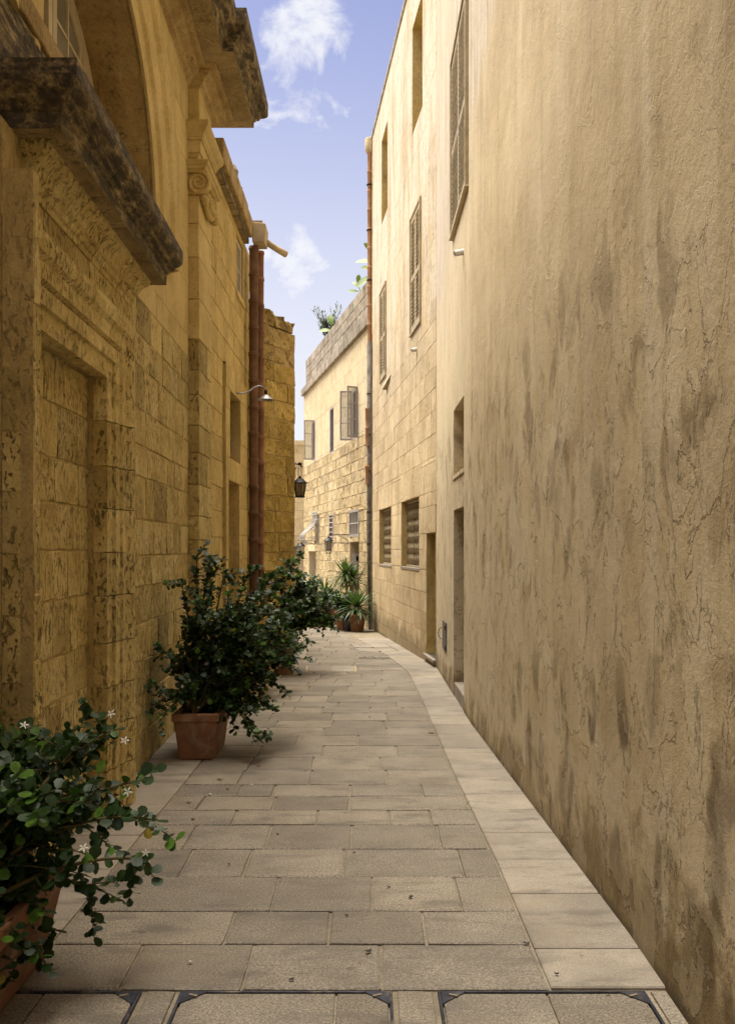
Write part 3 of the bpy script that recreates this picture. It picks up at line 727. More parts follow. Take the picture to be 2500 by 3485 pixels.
def wavy_grille(w, parent, u0, u1, z0, z1, out, mat):
    """ogee lattice: flat bars that swing left and right and touch their neighbours"""
    mb = MB(); f = .025
    w.box(mb, u0, u0+f, z0, z1, out-.012, out+.012); w.box(mb, u1-f, u1, z0, z1, out-.012, out+.012)
    w.box(mb, u0+f, u1-f, z0, z0+f, out-.012, out+.012); w.box(mb, u0+f, u1-f, z1-f, z1, out-.012, out+.012)
    g = mb.build('grille', mat, parent)
    n = max(6, int((u1-u0)/.175)); pitch = (u1-u0-2*f)/n; k = 48
    for i in range(n):
        mb = MB(); c = u0+f+pitch*(i+.5); ph = .35*i; pts = []
        for j in range(k+1):
            z = z0+f+(z1-z0-2*f)*j/k; a = 2*math.pi*j/k*5.5+ph*.0
            pts.append((c+math.cos(a)*pitch*.30, z, out+.012*math.sin(a)))
        rows = []
        for u, z, oo in pts:
            rows.append([w.P(u-.009, z, oo-.006), w.P(u+.009, z, oo-.006), w.P(u+.009, z, oo+.006), w.P(u-.009, z, oo+.006), w.P(u-.009, z, oo-.006)])
        _rows(mb, rows, 0, False); mb.build('wavy_bar', mat, g)

# ================================================================== LEFT: church front
LC = Wall(-1.66, 7.0, -.024, +1)
church = thing('church', (-1.7, 5.5, 0), 'ochre baroque church front with blind doorway, black-crusted cornices and a tall pilaster', 'church')
AC, AZ, AR = 5.97, 4.1, 1.38            # arched window: centre, springing, radius
mb = MB()
hole = (4.4, 7.55, 4.1, 5.75, 0)
portal_hole = (4.05, 5.57, 0, 2.62, .085)
LC.sheet(mb, -9, 8.95, -.1, 6.4, [(3.9, 6.31, 0, 3.4, 0), hole], reveal=False)
# stone between the arch and the square it stands in
N = 28; arc = []; bnd = []
for i in range(N+1):
    a = math.pi*i/N; c, s_ = math.cos(a), math.sin(a); arc.append((AC+AR*c, AZ+AR*s_))
    kx = ((hole[1]-AC) if c > 0 else (AC-hole[0]))/max(abs(c), 1e-6); kz = (hole[3]-AZ)/max(s_, 1e-6); k = min(kx, kz)
    bnd.append((AC+k*c, AZ+k*s_))
for i in range(N):
    mb.quad(LC.P(*arc[i]), LC.P(*bnd[i]), LC.P(*bnd[i+1]), LC.P(*arc[i+1]))
wall = mb.build('wall', 'ochre_joint', church)
for i in range(N):                        # square corners of the spandrels
    (a1, b1), (a2, b2) = bnd[i], bnd[i+1]
    for cx in (hole[0], hole[1]):
        on1s, on2s = abs(a1-cx) < 1e-6, abs(a2-cx) < 1e-6; on1t, on2t = abs(b1-hole[3]) < 1e-6, abs(b2-hole[3]) < 1e-6
        if (on1s and on2t and not on1t) or (on1t and on2s and not on2t):
            mb = MB(); mb.add([LC.P(a1, b1), LC.P(cx, hole[3]), LC.P(a2, b2)], ((0, 1, 2),)); mb.build('spandrel', 'ochre_smooth', wall)
# deep soffit of the arch and its jambs
mb = MB(); dep = .40
for i in range(N): mb.quad(LC.P(*arc[i]), LC.P(*arc[i+1]), LC.P(*arc[i+1], -dep), LC.P(*arc[i], -dep))
mb.build('arch_soffit', 'ochre_half', church)
mb = MB(); LC.box(mb, 3.0, AC+AR+.1, 3.98, 4.1, -dep-.05, .07); mb.build('window_sill', 'ochre_half', church, bevel=.01)
mb = MB(); LC.box(mb, 3.0, 6.9, 3.62, 3.975, -.02, .055); mb.build('blocking_course', 'ochre_black', church, bevel=.01)  # dark-toned course filling the wall between hood top and window sill
# dressed blocks on the wall
arch_zone = lambda u, z: (z > 4.0 and math.hypot(u-AC, max(0, z-AZ)) < 2.02 and z > 4.0) 
lay(LC, wall, 6.32, 8.95, [0, 3.42], .268, .42, 'ochre', gap=.004, out=.008, seed=3, jit=.003, worn=.75)
lay(LC, wall, 2.2, 8.95, [3.42, 6.0], .40, .80, 'ochre_smooth', [(2.9, 6.56, 3.40, 3.62), (2.9, 6.95, 3.62, 4.1)], gap=.003, out=.004, jit=.0012, worn=.25, seed=4, depth=.05, skip=arch_zone)
lay(LC, wall, 2.2, 3.9, [0, 3.42], .268, .45, 'ochre', gap=.008, seed=5)
# archivolt with legs down to the hood
prof = [(0, -.02), (0, .020), (.13, .028), (.15, .055), (.20, .060), (.27, .040), (.30, .032), (.46, .045), (.50, .075), (.56, .085), (.60, .085), (.63, .07), (.66, .012), (.66, -.02)]
pth = [(AC+AR, 3.95)] + arc + [(AC-AR, 3.95)]
pth = [(u, z) for u, z in pth]
mb = MB(); sweep2d(mb, LC, pth, [(-n, o) for n, o in prof]); mb.build('archivolt', 'ochre_smooth', church)
# arched window: frame, mullion, bars, panes
mb = MB(); wd = -dep+.03
sweep2d(mb, LC, [(AC+AR-.004, 4.1)]+[(AC+(AR-.004)*math.cos(math.pi*i/N), AZ+(AR-.004)*math.sin(math.pi*i/N)) for i in range(N+1)]+[(AC-AR+.004, 4.1)], [(0, wd-.06), (0, wd), (.09, wd), (.10, wd-.02), (.10, wd-.06)])
LC.box(mb, AC-.085, AC-.008, 4.1, AZ+AR-.08, wd-.06, wd+.012); LC.box(mb, AC+.008, AC+.085, 4.1, AZ+AR-.08, wd-.06, wd+.012)
wf = mb.build('window_frame', 'cream_wood', church)
for d in (-1.02, -.73, -.43, .43, .73, 1.02):
    mb = MB(); LC.box(mb, AC+d-.012, AC+d+.012, 4.1, AZ+math.sqrt((AR-.09)**2-d*d), wd-.045, wd-.015); mb.build('glazing_bar', 'cream_wood', wf)
for z in (4.42, 4.74, 5.06):
    h_ = math.sqrt((AR-.08)**2-(z-AZ)**2)
    for a, b in ((AC-h_, AC-.085), (AC+.085, AC+h_)):
        mb = MB(); LC.box(mb, a, b, z-.011, z+.011, wd-.042, wd-.018); mb.build('glazing_bar', 'cream_wood', wf)
edges_u = [-1.3, -1.02, -.73, -.43, -.085]; edges_u = edges_u+[-x for x in edges_u[::-1]]
for a, b in zip(edges_u, edges_u[1:]):
    if a < 0 < b: continue
    zz = [4.1, 4.42, 4.74, 5.06, 5.48]
    for c, d in zip(zz, zz[1:]):
        md = min(abs(a), abs(b)); top = AZ+math.sqrt(max(0, (AR-.05)**2-md*md))
        if c > top-.02: continue
        mb = MB(); LC.box(mb, AC+a, AC+b, c, min(d, top), wd-.034, wd-.030); mb.build('pane', 'glass_grey', wf)
mb = MB(); LC.box(mb, 4.3, 7.7, 3.9, 5.7, wd-.32, wd-.30); mb.build('window_backing', 'dark', church)

# portal: projecting frame, moulded architrave, blind infill, hood
PS = Wall(LC.x0+.065, 7.0, LC.m, +1)
mb = MB(); PS.sheet(mb, 3.9, 6.31, -.05, 3.4, [(portal_hole[0], portal_hole[1], -.05, 2.62, .10)])
PS.box(mb, 6.29, 6.31, -.05, 3.4, -.1, 0); PS.box(mb, 3.9, 3.92, -.05, 3.4, -.1, 0)
psur = mb.build('portal_surround', 'ochre_joint', church)
lay(PS, psur, 6.02, 6.315, [0, 2.98], .268, .40, 'ochre', gap=.009, out=.012, seed=8)
lay(PS, psur, 3.9, 6.315, [2.99, 3.21], .22, .85, 'ochre', gap=.006, out=.006, seed=9, worn=.5, lnj=.2)
INF = Wall(PS.x0-.10, 7.0, LC.m, +1)
mb = MB(); INF.box(mb, 4.0, 5.62, -.05, 2.67, -.08, 0); inf = mb.build('blind_door_infill', 'ochre_joint', church)
lay(INF, inf, 4.05, 5.57, [0, 2.62], .268, .36, 'ochre', gap=.004, out=.008, seed=10, jit=.003, worn=.75)
ap = [(-.004, -.06), (-.004, .022), (.10, .026), (.105, .046), (.185, .050), (.20, .030), (.215, .062), (.29, .066), (.315, .092), (.36, .104), (.40, .098), (.425, .060), (.44, .020), (.44, -.03)]
lev = courses([0, 2.36], .268, random.Random(2), .05); ga = .003
for a, b in zip(lev, lev[1:]):            # far jamb (path upward: frame to its right) and near jamb
    mb = MB(); sweep2d(mb, PS, [(5.57, a+ga), (5.57, b-ga)], [(-n, o) for n, o in ap]); mb.build('moulded_block', 'ochre', psur)
    mb = MB(); sweep2d(mb, PS, [(4.05, a+ga), (4.05, b-ga)], [(n*.3, o) for n, o in ap]); mb.build('moulded_block', 'ochre', psur)
mb = MB(); sweep2d(mb, PS, [(5.57, 2.36+ga), (5.57, 2.62), (5.02, 2.62)], [(-n*(1 if n < .01 else .97), o) for n, o in ap]); mb.build('moulded_block', 'ochre', psur)
mb = MB(); sweep2d(mb, PS, [(5.014, 2.62), (4.05, 2.62)], [(-n*(1 if n < .01 else .97), o) for n, o in ap]); mb.build('moulded_block', 'ochre', psur)
mb = MB(); PS.box(mb, 3.925, 4.0, -.05, 3.19, 0, .125)
kj = mb.build('portal_strip', 'ochre_joint', church)
lay(PS, kj, 3.922, 4.003, [0, 3.19], .29, .3, 'ochre', gap=.006, out=.131, seed=12, depth=.14)
hp = [(.0, 3.205), (.078, 3.205), (.080, 3.235), (.092, 3.245), (.10, 3.27), (.118, 3.285), (.128, 3.315), (.150, 3.345), (.178, 3.365), (.184, 3.392), (.19, 3.395), (.275, 3.40), (.278, 3.470), (.290, 3.478), (.300, 3.498), (.320, 3.508), (.328, 3.53), (.350, 3.545), (.366, 3.565), (.372, 3.59), (.372, 3.655), (.10, 3.70), (-.05, 3.71)]
a0, a1 = LC.P(3.99, 0), LC.P(6.50, 0)
cuts = [4.30, 4.80, 5.26, 5.72, 6.14]
for i, (a, b) in enumerate(zip(cuts, cuts[1:])):
    p, q = LC.P(a+(.003 if i else 0), 0), LC.P(b-(.003 if i < 3 else 0), 0); pl = [(p.x, p.y), (q.x, q.y)]
    if i == 0: pl = [(p.x-.35, p.y)]+pl
    if i == 3: pl = pl+[(q.x-.35, q.y)]
    hh = [(n, z) for n, z in hp]
    for nm, seg, mt_ in (('hood_bed_moulding', hh[:11]+[(.19, 3.43), (.0, 3.43)], 'ochre'), ('hood_cornice', [(.0, 3.431), (.192, 3.431), (.191, 3.3965)]+hh[11:], 'ochre_black')):
        mb = MB(); sweep_plan(mb, pl, seg); mb.build(nm, mt_, church)

# pilaster with capital, entablature
PF = -1.60; p0, p1 = 8.95, 9.66
mb = MB(); mb.bx(-2.1, PF-.012, p0+.012, p1-.012, -.05, 6.3); pil = mb.build('pilaster', 'ochre_joint', church)
lev = courses([0, 3.6], .268, random.Random(5), .1) + [3.98, 4.38, 4.70, 4.97]
r5 = random.Random(6)
for i, (a, b) in enumerate(zip(lev, lev[1:])):
    mt_ = 'ochre' if a < 3.5 else 'ochre_smooth'; wn_ = 0 if a < 3.5 else .001
    cut = [p0, p0+(p1-p0)*(.38 if i % 2 else .62), p1] if a < 3.5 else [p0, p1]
    for p, q in zip(cut, cut[1:]):
        mb = MB(); e = .004
        mb.bx(-2.0, PF+r5.uniform(-.004, .004), p+(e if p > p0 else 0), q-(e if q < p1 else .0), a+e*.8, b-e*.8)
        mb.build('stone_block', mt_, pil, bevel=.008)
mb = MB(); mb.bx(-2.05, PF, p0, p1, 5.63, 5.99); mb.build('frieze_block', 'ochre_smooth', pil, bevel=.006)
ep = [(-.1, 5.27), (.0, 5.27), (.0, 5.315), (.012, 5.33), (.022, 5.355), (.040, 5.365), (.040, 5.475), (.058, 5.48), (.060, 5.50), (.068, 5.505), (.075, 5.53), (.105, 5.565), (.125, 5.60), (.125, 5.635), (-.1, 5.64)]
mb = MB(); sweep_plan(mb, [(-1.95, p0), (PF-.02, p0), (PF-.02, p1), (-1.95, p1)], ep); mb.build('architrave', 'ochre_smooth', pil)
# capital: bell, abacus, scrolls, leaf garland, drop
mb = MB(); mb.bx(-1.98, PF+.02, p0-.012, p1+.012, 4.98, 5.18); cap = mb.build('capital', 'ochre_smooth', pil, bevel=.02)
mb = MB(); sweep_plan(mb, [(-1.95, p0-.02), (PF+.02, p0-.02), (PF+.02, p1+.02), (-1.95, p1+.02)], [(-.1, 5.17), (.02, 5.17), (.03, 5.185), (.055, 5.20), (.06, 5.225), (.075, 5.235), (.085, 5.268), (-.1, 5.268)]); mb.build('abacus', 'ochre_smooth', cap)
def spiral(mb, o, ax, az_, an, r0, turns=2.1, th=.030, dep=.035, flip=1):
    o, ax, az_, an = Vector(o), Vector(ax), Vector(az_), Vector(an); n = 44; rows = []
    for i in range(n+1):
        f = i/n; a = math.pi/2 + flip*f*turns*2*math.pi; r = r0*(1-f)**.85*.93+.012; w_ = th*(1-.62*f)/2
        c = lambda rr, dd: o + ax*(math.cos(a)*rr) + az_*(math.sin(a)*rr) + an*dd
        rows.append([c(max(.002, r-w_), -.05), c(max(.002, r-w_), dep*.75), c(r, dep), c(r+w_, dep*.75), c(r+w_, -.05)])
    _rows(mb, rows, 0, True)
for flip, o, ax, an in ((-1, (-1.605, p0-.014, 5.075), (1, 0, 0), (0, -1, 0)), (1, (PF+.022, p0+.09, 5.075), (0, 1, 0), (1, 0, 0)), (-1, (PF+.022, p1-.09, 5.075), (0, 1, 0), (1, 0, 0))):
    mb = MB(); spiral(mb, o, ax, (0, 0, 1), an, .105, flip=flip); mb.build('volute', 'ochre_smooth', cap, smooth=False)
    mb = MB(); mb.tube([Vector(o)-Vector(an)*.05, Vector(o)+Vector(an)*.012], .098, 20); mb.build('volute_disc', 'ochre_smooth', cap)
r6 = random.Random(9)
for i in range(16):
    f = (i+.5)/16; y = p0+.12+(p1-p0-.24)*f; sag = 4.985-.07*math.sin(math.pi*f)
    mb = MB(); d = .04+.02*math.sin(math.pi*f)
    for k in range(2):
        c = Vector((PF+.03+.03*k, y+r6.uniform(-.012, .012), sag+.045*k-.02))
        mb.lathe([(.006, -.035), (.026, -.022), (.034, 0), (.024, .024), (.004, .036)], c, 8)
    mb.build('garland_leaf', 'ochre_smooth', cap, smooth=True)
for y in (p0+.06, p1-.06):
    mb = MB(); mb.tube([(PF+.035, y-.055, 4.955), (PF+.035, y+.055, 4.955)], .042, 12); mb.build('garland_drop', 'ochre_smooth', cap, smooth=True)
# crowning cornice, breaking forward over the pilaster
cp = [(-.15, 5.97), (.0, 5.985), (.012, 6.005), (.040, 6.02), (.055, 6.055), (.095, 6.075), (.12, 6.095), (.125, 6.115), (.16, 6.12), (.19, 6.135), (.375, 6.14), (.378, 6.20), (.39, 6.205), (.40, 6.225), (.425, 6.235), (.44, 6.265), (.475, 6.285), (.505, 6.31), (.515, 6.335), (.515, 6.46), (-.15, 6.52)]
w0, w1 = LC.P(2.0, 0), LC.P(8.2, 0)
wa = LC.P(p0+.0, 0)
for nm, seg, mt_ in (('cornice_bed', cp[:10]+[(.192, 6.22), (-.15, 6.22)], 'ochre_half'), ('cornice_corona', [(-.15, 6.221), (.194, 6.221), (.193, 6.137)]+cp[10:], 'ochre_black')):
    mb = MB(); sweep_plan(mb, [(w0.x, w0.y), (wa.x, p0), (PF, p0), (PF, p1+.10), (-2.3, p1+.10)], seg); mb.build(nm, mt_, church)
# dentil-like joints in the bed moulding, and an unseen upper storey, near end raised to shade the lane, mass behind
mb = MB(); mb.bx(-7, -2.0, -9, 9.7, 6.4, 7.0); mb.bx(-7, -2.05, -9, 5.2, 7.0, 10.0); mb.build('attic', 'ochre_smooth', church)
mb = MB(); mb.bx(-7, -2.6, -9, 9.0, -.1, 6.5); mb.bx(-3, -2.62, 8.9, 9.7, -.1, 6.5); mb.build('nave_mass', 'ochre_joint', church)

# ================================================================== LEFT: lower house with the drainpipes
house = thing('stone_house', (-1.9, 11.2, 0), 'low ochre stone house with black-streaked roof ledge beside the terracotta drainpipes', 'house')
LH = Wall(-1.62, 9, 0.0, +1)
hw = (11.6, 12.2, 4.79, 5.5, .07)
bay = (10.49, 12.9, -.1, 3.69, 0)
mb = MB(); LH.sheet(mb, 9.6, 12.9, -.1, 5.62, [hw, bay]); hwall = mb.build('wall', 'ochre_joint', house)
lay(LH, hwall, 9.67, 12.86, [0, 5.62], .29, .46, 'ochre_house', [hw[:4], (10.49, 12.9, -.1, 3.69)], gap=.004, out=.008, jit=.002, worn=.5, seed=21)
LBY = Wall(-1.583, 9, 0.0, +1)
oa = (10.82, 11.69, 2.65, 3.43, .17); ob = (10.69, 11.59, -.1, 2.39, .34)
mb = MB(); LBY.sheet(mb, 10.49, 12.8, -.1, 3.69, [oa, ob]); LBY.box(mb, 10.49, 10.51, -.1, 3.69, -.06, 0); LBY.box(mb, 10.49, 12.8, 3.67, 3.69, -.06, 0)
bw = mb.build('bay_wall', 'reveal_ochre', house)
lay(LBY, bw, 10.49, 12.72, [0, 3.70], .30, .5, 'ochre_house', [oa[:4], ob[:4]], gap=.004, out=.008, jit=.002, worn=.5, seed=22, depth=.05)
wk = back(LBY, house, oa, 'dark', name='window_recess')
sash(house, LBY.P(10.84, 2.66, -.15), (0, 1, 0), (0, 0, 1), (1, 0, 0), .83, .75, 2, 2, .05, .02, .04, 'brown_wood', 'glass_grey', 'window_frame')
o = back(LBY, house, ob, 'ochre_joint', name='blocked_door')
lay(Wall(LBY.x0-.34, 9, 0, 1), o, 10.69, 11.59, [0, 2.39], .29, .45, 'ochre_house', gap=.005, out=.012, seed=23, depth=.05)
sash(house, LH.P(11.61, 4.80, -.055), (0, 1, 0), (0, 0, 1), (1, 0, 0), .58, .69, 2, 2, .045, .018, .04, 'cream_wood', 'glass_grey', 'window_frame')
mb = MB(); LH.box(mb, 11.56, 12.24, 4.72, 4.787, -.02, .03); mb.build('window_sill', 'ochre_smooth', house, bevel=.005)
# roof ledge in slabs
r7 = random.Random(3); y = 9.80
while y < 12.25:
    e = min(12.28, y+r7.uniform(.42, .62)); mb = MB(); s_ = r7.uniform(-.01, .015)
    mb.bx(-2.6, -1.545+s_*.5, y+.003, e-.003, 5.58, 5.66); mb.build('ledge_slab', 'ochre_black', house, bevel=.012)
    mb = MB(); mb.bx(-2.6, -1.50+s_, y+.004, e-.004, 5.662, 5.90+r7.uniform(-.012, .012)); mb.build('parapet_block', 'ochre_half', house, bevel=.015); y = e
for i, (y, hh, ww) in enumerate(((11.35, .34, .20), (11.62, .22, .24), (11.9, .16, .26))):
    mb = MB(); mb.lathe([(ww*.5, 0), (ww*.55, hh*.35), (ww*.36, hh*.62), (ww*.40, hh*.8), (ww*.18, hh)], (-1.62, y, 5.89), 9, sx=.8); mb.build('coping_stone', 'parapet', house, bevel=0)
mb = MB(); mb.hexa(((-1.50, 12.24, 5.60), (-1.335, 12.24, 5.60), (-1.335, 12.56, 5.60), (-1.50, 12.56, 5.60), (-1.51, 12.22, 5.86), (-1.325, 12.22, 5.84), (-1.325, 12.58, 5.84), (-1.51, 12.58, 5.86)))
mb.build('gutter_box', 'cream_cement', house, bevel=.012)
mb = MB(); mb.bx(-1.50, -1.37, 12.26, 12.30, 5.862, 5.885); mb.build('roof_tile', 'terracotta', house)
mb = MB(); mb.tube([(-1.34, 12.5, 5.68), (-1.22, 12.62, 5.63), (-1.10, 12.72, 5.585)], [.042, .042, .045], 12); mb.build('water_spout', 'cream_cement', house, smooth=True)
mb = MB(); mb.bx(-7, -2.4, 9.71, 12.9, -.1, 5.6); mb.bx(-2.7, -1.64, 9.72, 12.3, 5.5, 5.58); mb.build('house_mass', 'ochre_joint', house)
# black runs below the roof ledge are part of the stone; thin proud crusts
def drainpipe(cx, cy, z0, z1, r, sec, mat, label, lean=0):
    t = thing('drainpipe', (cx, cy, z0), label, 'drainpipe')
    n = max(1, round((z1-z0)/sec)); h = (z1-z0)/n
    me = None
    for i in range(n):
        if me is None:
            mb = MB(); mb.lathe([(r*.97, 0), (r*1.0, h*.5), (r*1.02, h-.05), (r*1.16, h-.046), (r*1.18, h-.03), (r*1.08, h-.022), (r*1.14, h-.014), (r*1.1, h-.004), (r*.9, h)], (0, 0, 0), 18, cap=False)
            o = mb.build('pipe_section', mat, None, smooth=True); me = o.data; bpy.data.objects.remove(o)
        mt = Matrix.Translation((cx+lean*i/n+random.uniform(-.003, .003), cy+random.uniform(-.003, .003), z0+h*i)) @ Matrix.Rotation(random.uniform(0, 6), 4, 'Z')
        inst('pipe_section', me, t, mt)
    for i in range(1, n, 4):
        mb = MB(); mb.tube([(cx-r*1.05, cy+.02, z0+h*i+h*.7), (cx-r*1.05, cy+.25, z0+h*i+h*.7)], .006, 6); mb.build('bracket', 'iron', t)
    return t
drainpipe(-1.500, 12.42, -.0, 5.60, .060, .352, 'terracotta_dk', 'thick dark terracotta drainpipe in jointed sections under the gutter box')
drainpipe(-1.440, 12.66, 1.0, 5.61, .048, .352, 'terracotta_lt', 'thinner lighter terracotta drainpipe standing behind the thick one')
t = thing('wall_lamp', (-1.60, 11.35, 3.49), 'small gooseneck wall lamp with conical metal shade by the drainpipes', 'lamp')
mb = MB(); pts = []
lp = [(-1.585, 11.30, 3.475), (-1.52, 11.32, 3.470), (-1.44, 11.35, 3.495), (-1.37, 11.38, 3.555), (-1.31, 11.40, 3.578), (-1.26, 11.42, 3.565), (-1.235, 11.43, 3.52)]
mb.tube(lp, .010, 8); mb.build('arm', 'galv', t, smooth=True)
mb = MB(); mb.lathe([(.018, .03), (.02, 0), (.02, -.03)], (-1.235, 11.43, 3.505), 12); mb.build('lamp_holder', 'iron', t, smooth=True)
mb = MB(); mb.lathe([(.018, .0), (.045, -.022), (.098, -.062), (.101, -.068), (.094, -.062), (.04, -.026)], (-1.235, 11.43, 3.478), 24, cap=False); mb.build('lamp_shade', 'galv', t, smooth=True)

# ================================================================== LEFT: golden corner block that juts into the street
JW = Wall(-1.073, 13.77, .55, +1); JS = Wall(-1.073, 13.77, -.30, +1)
jut = thing('corner_house', (-1.6, 13.8, 0), 'rough golden stone house corner jutting into the street behind the drainpipes', 'house')
mb = MB(); JW.sheet(mb, 12.5, 13.77, -.2, 4.72); JS.sheet(mb, 13.77, 24, -.4, 4.72); jw = mb.build('wall', 'ochre_joint', jut)
lay(JW, jw, 12.55, 13.765, [-.02, 4.24], .265, .43, 'jut', gap=.008, out=.014, jit=.006, worn=1.3, seed=31)
lay(JW, jw, 12.55, 13.765, [4.24, 4.74], .25, .42, 'jut_top', gap=.008, out=.014, jit=.01, worn=1.6, seed=32)
for a, b, z in ((12.60, 12.95, 5.0), (12.95, 13.32, 4.97), (13.32, 13.60, 4.93), (13.60, 13.765, 4.90)):
    put_block(JW, jw, a, b-.01, 4.745, z, .02, 'jut_top', .35, 1.8)
lay(JS, jw, 13.775, 16.5, [-.02, 4.74], .27, .5, 'jut', gap=.008, out=.014, seed=33)
mb = MB(); mb.box((-2.0, 13.2, 4.72), (.62, .9, 0), (-.6, .5, 0), (0, 0, .30)); mb.build('coping_stone', 'parapet', jut, bevel=.02)
mb = MB(); mb.hexa([(-1.62, 12.95, -.3), (-1.12, 13.86, -.3), (-4, 24, -.3), (-8, 12.95, -.3), (-1.62, 12.95, 4.7), (-1.12, 13.86, 4.7), (-4, 24, 4.7), (-8, 12.95, 4.7)]); mb.build('house_mass', 'ochre_joint', jut)

# ================================================================== RIGHT: plastered building
plas = thing('plastered_house', (1.5, 7, 0), 'tall house with stained old ochre render, a plain doorway and louvred shutters above', 'house')
RPa = Wall(1.085, 3.9, -.0025, -1); RPb = Wall(1.085, 3.9, -.02979, -1); RPc = Wall(.945, 8.6, -.0037, -1)
pd = (9.2, 10.25, .15, 2.02, .32); pn = (9.2, 10.25, 2.385, 3.105, .30); psh = (8.82, 10.33, 5.05, 6.90, .10)
mb = MB()
RPa.sheet(mb, -9, 3.9, -.1, 9.2)
k = 12
for i in range(k): RPb.sheet(mb, 3.9+4.7*i/k, 3.9+4.7*(i+1)/k, -.1, 9.2)
RPc.sheet(mb, 8.6, 12.675, -.1, 9.2, [pd[:2]+(-.1, 2.02, .32), pn, psh], rmi=0)
mb.quad(RPc.P(12.675, -.1), RPc.P(12.675, 9.2), RPc.P(12.675, 9.2, -1), RPc.P(12.675, -.1, -1))
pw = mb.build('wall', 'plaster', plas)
mb = MB(); RPc.box(mb, 9.2, 10.25, -.1, .15, -.32, -.012); st = mb.build('door_step', 'slab', plas, bevel=.006)
for i in range(4):
    mb = MB(); RPc.box(mb, 9.203+.262*i, 9.203+.262*(i+1)-.006, .002, .146, -.014, -.004); mb.build('step_tile', 'slab', st, bevel=.003)
mb = MB(); RPc.box(mb, 9.2, 10.25, .15, 2.02, -.36, -.32); dr = mb.build('door', 'brown_wood', plas)
for i in range(5):
    mb = MB(); RPc.box(mb, 9.21+.207*i, 9.21+.207*(i+1)-.008, .16, 2.01, -.325, -.305); mb.build('plank', 'brown_wood', dr, bevel=.004)
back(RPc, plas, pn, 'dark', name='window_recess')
sash(plas, RPc.P(9.23, 2.40, -.285), (0, 1, 0), (0, 0, 1), (-1, 0, 0), .99, .69, 2, 2, .05, .02, .04, 'cream_wood', 'glass_grey', 'window_frame')
mb = MB(); RPc.box(mb, 9.18, 10.27, 2.345, 2.388, -.3, .012); mb.build('window_sill', 'plaster', plas, bevel=.006)
shutters(RPc, plas, psh[0], psh[1], psh[2], psh[3], 'shutter', .056)
mb = MB(); mb.bx(1.42, 8, -9, 12.67, -.1, 9.15); mb.build('house_mass', 'rjoint', plas)
t = thing('meter_box', RPc.P(11.33, .38), 'dark grey utility meter cover set in the foot of the plastered wall', 'meter box')
mb = MB(); RPc.box(mb, 11.08, 11.58, .375, .725, -.02, .014); mb.build('door_panel', 'grey_box', t, bevel=.004)
for z in (.40, .64):
    mb = MB(); RPc.box(mb, 11.10, 11.16, z, z+.05, .014, .024); mb.build('hinge', 'iron', t)
mb = MB(); pts = [RPc.P(11.56+.045*math.sin(a*.5), .56-.07*math.cos(a), .012+.05*abs(math.sin(a))) for a in [i*math.pi/8 for i in range(9)]]; mb.tube(pts, .004, 6); mb.build('cable_loop', 'iron', t)
def stub(w, u, z, label):
    t = thing('drain_stub', w.P(u, z), label, 'pipe'); d = w.n*.12+Vector((0, -.02, -.03)); p = w.P(u, z, -.03)
    mb = MB(); mb.tube([p, p+d], .030, 14, cap=False); mb.tube([p+d, p+d*.2], .023, 14, cap=False); mb.build('pipe', 'pvc', t, smooth=True)
    mb = MB(); mb.tube([p+d*.35, p+d*.36], .0228, 14); mb.build('pipe_bore', 'dark', t)
stub(RPc, 9.25, 4.53, 'short white overflow pipe poking from the plastered wall below the shutters')

# ================================================================== RIGHT: limewashed stone house
rs_house = thing('limewashed_house', (.9, 16.5, 0), 'tall limewashed stone house with two lattice-grilled windows and narrow louvred shutters', 'house')
RS = Wall(.934, 12.67, -.103, -1)
rops = [(12.72, 13.48, .10, 1.82, .28), (14.14, 16.05, 1.30, 2.39, .20), (17.41, 19.33, 1.29, 2.39, .20), (13.97, 14.94, 5.02, 6.80, .10), (18.17, 19.10, 5.02, 6.74, .10), (13.84, 14.82, 8.12, 9.80, .40), (17.97, 18.93, 8.12, 9.80, .40)]
mb = MB(); RS.sheet(mb, 12.67, 20.67, -.4, 10.62, rops, mi=0, rmi=1)
e = RS.P(20.67, 0); mb.quad((e.x, e.y, -.4), (e.x+3, e.y+.3, -.4), (e.x+3, e.y+.3, 10.62), (e.x, e.y, 10.62))
rw = mb.build('wall', ['rstone', 'reveal_ochre'], rs_house)
# lintels first, then courses (named levels keep the joints off the openings)
big = [(14.0, 16.15, 2.39, 2.86), (17.3, 19.45, 2.39, 2.80), (12.70, 13.6, 1.82, 2.20)]
for (a, b, c, d), cuts in zip(big, ((14.0, 14.95, 16.15), (17.3, 18.4, 19.45), (12.70, 13.6))):
    for p, q in zip(cuts, cuts[1:]): put_block(RS, rw, p+.003, q-.003, c+.003, d-.003, .012, 'rstone', .06, .25)
n_rs = lay(RS, rw, 12.68, 20.66, [-.10, 5.02], .29, .62, 'rstone', [o[:4] for o in rops[:3]]+big, gap=.004, out=.009, jit=.002, worn=.22, seed=41, depth=.06)
lay(RS, rw, 12.68, 20.66, [5.02, 10.60], .46, 1.05, 'rstone', [o[:4] for o in rops[3:]], gap=.002, out=.006, jit=.001, worn=.12, seed=42, depth=.05)
for op in rops[1:3]:
    back(RS, rs_house, op, 'dark', name='window_recess')
    wavy_grille(RS, rs_house, op[0]+.01, op[1]-.01, op[2]+.012, op[3]-.012, -.085, 'lattice')
    mb = MB(); RS.box(mb, op[0]-.02, op[1]+.02, op[2]-.04, op[2]+.004, -.2, .016); mb.build('window_sill', 'slab', rs_house, bevel=.005)
for op in rops[3:5]: shutters(RS, rs_house, op[0], op[1], op[2], op[3], 'shutter', .060)
